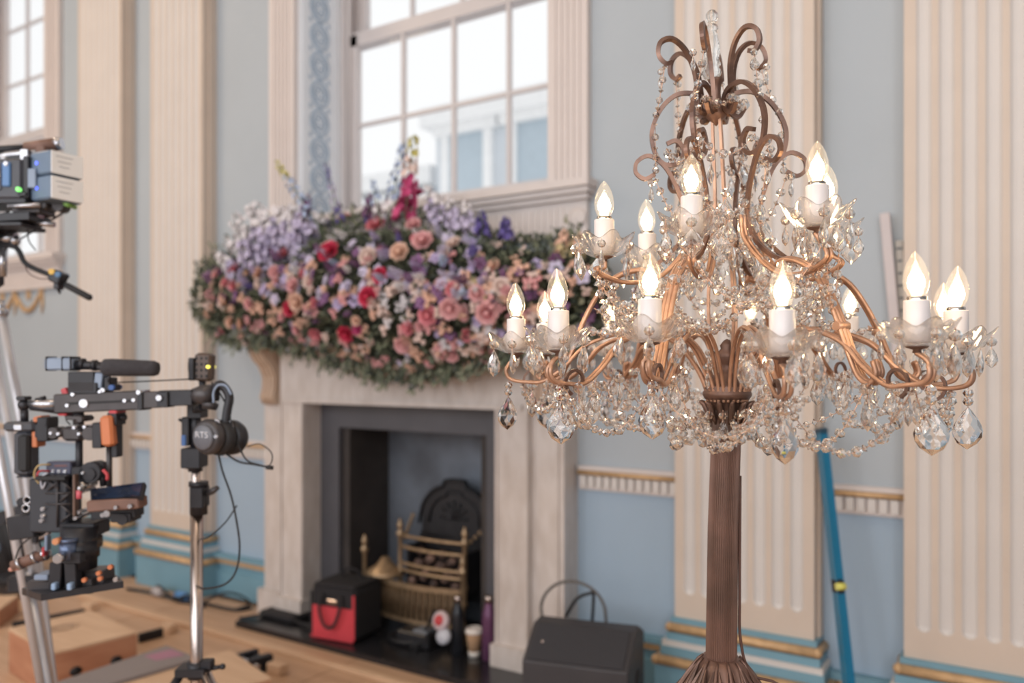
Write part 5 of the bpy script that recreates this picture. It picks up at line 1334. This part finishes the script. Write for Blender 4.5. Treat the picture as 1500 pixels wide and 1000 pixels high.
# ================================================================ boxes and boards on the floor
M_birch = mat('birch_ply', (212, 180, 150), .55, rgb2=(200, 166, 136), scale=3, stretch=(1, 7, 1))
M_box = mat('box_side', (190, 138, 108), .6, rgb2=(172, 118, 90), scale=5, stretch=(1, 1, 5))
def fl_pt(x, y, z=0.0):
    Z = (CH-z)*F/(y-536); v = P(x, y, Z); v.z = z; return v
def applebox(near, right, depthvec_px, z1, name, label, holes=True, z0=0.0):
    a = fl_pt(near[0], near[1], z1); b = fl_pt(right[0], right[1], z1); ex = (b-a); ex.z = 0; Lx = ex.length; ex.normalize(); ey = Vector((-ex.y, ex.x, 0))
    t = thing(name, a+ex*Lx/2+ey*depthvec_px/2-Vector((0, 0, z1-z0)), label, 'box'); Rx = Matrix((ex, ey, UP)).transposed(); c = a+ex*Lx/2+ey*depthvec_px/2; h = z1-z0
    Wd = depthvec_px
    part('top_panel', MB().bbox(c-UP*.006, (Lx, Wd, .012), .002, Rx), M_birch, t)
    part('side_panel', MB().bbox(c-UP*(h/2+.006)-ey*(Wd/2-.008), (Lx-.002, .014, h-.012), .001, Rx), M_box, t)
    part('side_panel', MB().bbox(c-UP*(h/2+.006)+ey*(Wd/2-.008), (Lx-.002, .014, h-.012), .001, Rx), M_box, t)
    part('end_panel', MB().bbox(c-UP*(h/2+.006)-ex*(Lx/2-.008), (.014, Wd-.034, h-.012), .001, Rx), M_box, t)
    part('end_panel', MB().bbox(c-UP*(h/2+.006)+ex*(Lx/2-.008), (.014, Wd-.034, h-.012), .001, Rx), M_box, t)
    part('bottom_panel', MB().bbox(c-UP*(h-.006), (Lx-.03, Wd-.034, .012), .001, Rx), M_box, t)
    if holes:
        for u in (.27, .74):
            hc = a+ex*Lx*u-UP*h*.52-ey*.0008
            part('hand_hole', MB().lathe([(.020, 0), (.020, .003), (.0001, .003)], 18, hc+ey*.001, Rx @ Matrix.Rotation(pi/2, 3, 'X') @ Matrix.Diagonal(Vector((1.25, 1, 1)))), M_rubber, t)
    return t, a, ex, ey, Lx
t1, a, ex, ey, Lx = applebox((75, 956), (201, 925), .50, .20, 'apple_box', 'plywood apple box with two round hand holes and a printed mark on top')
# the printed mark (an illegible oval stamp)
m = MB(); oc = fl_pt(92, 919, .2008)
for r1, r2 in ((.07, .022), (.05, .014)):
    m.tube([oc+ex*r1*cos(2*pi*q/20)+ey*r2*2.0*sin(2*pi*q/20) for q in range(20)], .0022, 4, closed=True)
for q in range(5): m.tube([oc+ex*(-.045+.02*q)+ey*.012, oc+ex*(-.04+.02*q)-ey*.012], .002, 4)
part('printed_mark', m, mat('stamp_ink', (150, 128, 112), .7), t1, kind='stuff')
t2, *_ = applebox((165, 1052), (397, 992), .42, .16, 'apple_box', 'wide plywood box in the foreground behind the stand legs', holes=False)
t3, *_ = applebox((-120, 900), (-2, 893), .30, .10, 'apple_box', 'low wooden box at the far left edge below the dark kit', holes=False)
# grey board with pink tape leaning between the boxes
bA = [fl_pt(120, 1010, .19), fl_pt(288, 968, .19), fl_pt(240, 945, .19), fl_pt(76, 996, .19)]
def slab(name, q, th, m_, label, cat, parent=None):
    m = MB(); m.add([p for p in q]+[p-UP*th for p in q], [(3,2,1,0), (4,5,6,7), (0,1,5,4), (1,2,6,5), (2,3,7,6), (3,0,4,7)])
    o = part(name, m, m_, parent)
    if label: tag(o, label, cat)
    return o
bq = [fl_pt(150, 1004, .175), fl_pt(290, 963, .175), fl_pt(244, 945, .175), fl_pt(70, 1003, .175)]
bd = thing('grey_board', sum(bq, Vector())/4-UP*.175, 'grey painted board with a strip of pink tape between the two boxes', 'board')
slab('panel', bq, .015, mat('grey_board', (136, 128, 128), .6, var=.05), None, None, bd)
def mixp(u, v): return bq[0].lerp(bq[1], u).lerp(bq[3].lerp(bq[2], u), v)
slab('pink_tape', [mixp(.72, .45)+UP*.001, mixp(.96, .3)+UP*.001, mixp(.97, .75)+UP*.001, mixp(.74, .85)+UP*.001], .0008, mat('pink_tape', (168, 120, 142), .6), None, None, bd)
# long battens
def batten(x0, y0, x1, y1, w, h, m_, label, name='floor_batten'):
    a, b = fl_pt(x0, y0, h), fl_pt(x1, y1, h); c = (a+b)/2; c.z = h/2; e = (b-a); e.z = 0; Lh = e.length; e.normalize(); Rx = Matrix((e, Vector((-e.y, e.x, 0)), UP)).transposed()
    o = part(name, MB().bbox(c, (Lh, w, h), .002, Rx), m_); return tag(o, label, 'batten')
batten(118, 868, 610, 1003, .04, .022, M_birch, 'long pale wooden batten running along the floor beside the hearth')
batten(203, 928, 238, 919, .02, .045, M_rubber, 'short black rail ending at the wooden block behind the box')
batten(18, 911, 124, 891, .02, .03, M_rubber, 'thin black rail lying behind the stamped box')
for x, y, l in ((247, 925, 'small wooden block at the end of the short black rail'), (132, 893, 'small wooden block near the dark rail behind the rig'), (406, 985, 'small wooden block beside the black clamp plate')):
    c = fl_pt(x, y, 0); o = part('wood_block', MB().bbox(c+UP*.022, (.09, .05, .044), .003), M_birch); tag(o, l, 'block')
c = fl_pt(372, 975, 0)
cl = thing('floor_clamp', c, 'black metal clamp plate with chrome bars on the floor right of the stand', 'clamp')
Rq = Matrix.Rotation(radians(-10), 3, 'Z')
part('plate', MB().bbox(c+UP*.008, (.22, .14, .014), .003, Rq), M_rubber, cl)
for s in (-1, 1):
    part('bar', MB().tube([c+Rq @ Vector((-.10, s*.035, .03)), c+Rq @ Vector((.10, s*.035, .03))], .012, 10), M_steel if s < 0 else M_rig, cl)
part('jaw', MB().bbox(c+Rq @ Vector((.06, 0, .035)), (.04, .11, .05), .004, Rq), M_rig, cl)
part('jaw', MB().bbox(c+Rq @ Vector((-.07, .01, .03)), (.03, .10, .04), .004, Rq), M_rig, cl)
# cables and connectors along the skirting
def floor_cable(pts, th, m_, label, n=6):
    q = [fl_pt(x, y, h) for x, y, h in pts]; o = part('floor_cable', MB().tube(spline(q, n), th, 7), m_); return tag(o, label, 'cable')
floor_cable([(186, 862, .01), (215, 866, .02), (236, 872, .01), (262, 876, .03), (282, 878, .01), (310, 886, .01), (345, 893, .01), (368, 890, .01)], .009, M_rubber, 'black cable running along the foot of the blue skirting')
floor_cable([(258, 880, .01), (285, 884, .01), (306, 878, .08), (330, 868, .13), (352, 872, .10), (366, 884, .01), (345, 892, .01)], .006, M_rubber, 'thin black cable arching in front of the skirting by the marble plinth')
floor_cable([(222, 866, .01), (232, 858, .06), (244, 868, .03), (256, 878, .01), (275, 872, .05), (300, 888, .01)], .008, M_rubber, 'tangled black cable below the second left pilaster')
floor_cable([(350, 905, .04), (400, 900, .05), (450, 915, .045), (520, 930, .045)], .007, M_rubber, 'black cable trailing from the floor across the hearth behind the bag')
c = fl_pt(232, 873, 0); o = part('cable_plug', MB().tube([c+Vector((-.04, 0, .03)), c+Vector((.02, -.01, .03)), c+Vector((.05, -.02, .025))], [.026, .028, .014], 12), mat('grey_plug', (176, 170, 172), .4)); tag(o, 'grey round cable plug lying by the blue plinth', 'plug')
c = fl_pt(266, 880, 0); o = part('cable_plug', MB().tube([c+Vector((-.04, 0, .03)), c+Vector((.03, 0, .03)), c+Vector((.06, 0, .028))], [.028, .03, .016], 12), mat('blue_plug', (84, 136, 190), .4)); tag(o, 'bright blue round cable plug by the skirting', 'plug')
# dark kit at the far left edge
c = fl_pt(2, 842, .0)
kt = thing('cable_drum', c, 'black cable drum with wheel standing behind the tripod legs', 'drum')
Rk = CR @ Matrix.Rotation(pi/2, 3, 'X')
part('drum_side', MB().lathe([(.05, -.10), (.19, -.10), (.20, -.09), (.19, -.08), (.06, -.08), (.06, .06), (.19, .06), (.2, .07), (.19, .08), (.0001, .08)], 28, c+UP*.2, Rk), M_rubber, kt)
part('hub_cap', MB().lathe([(.05, .078), (.045, .10), (.0001, .10)], 20, c+UP*.2, Rk), M_bluegrey, kt)
part('frame', MB().tube([c+CR @ Vector((.15, -.12, .008)), c+CR @ Vector((.02, -.12, .42)), c+CR @ Vector((-.15, -.12, .008))], .01, 8), M_rig, kt)
c = fl_pt(30, 866, 0)
ks = thing('kit_case', c, 'low black equipment case on the floor at the left edge', 'case')
part('shell', MB().bbox(c+UP*.05, (.34, .22, .10), .012), M_rig, ks)
part('handle', MB().tube([c+Vector((-.05, -.11, .07)), c+Vector((-.05, -.13, .07)), c+Vector((.05, -.13, .07)), c+Vector((.05, -.11, .07))], .006, 8), M_rubber, ks)
for s in (-1, 1): part('latch', MB().bbox(c+Vector((s*.1, -.112, .06)), (.03, .01, .03), .002), M_steel, ks)
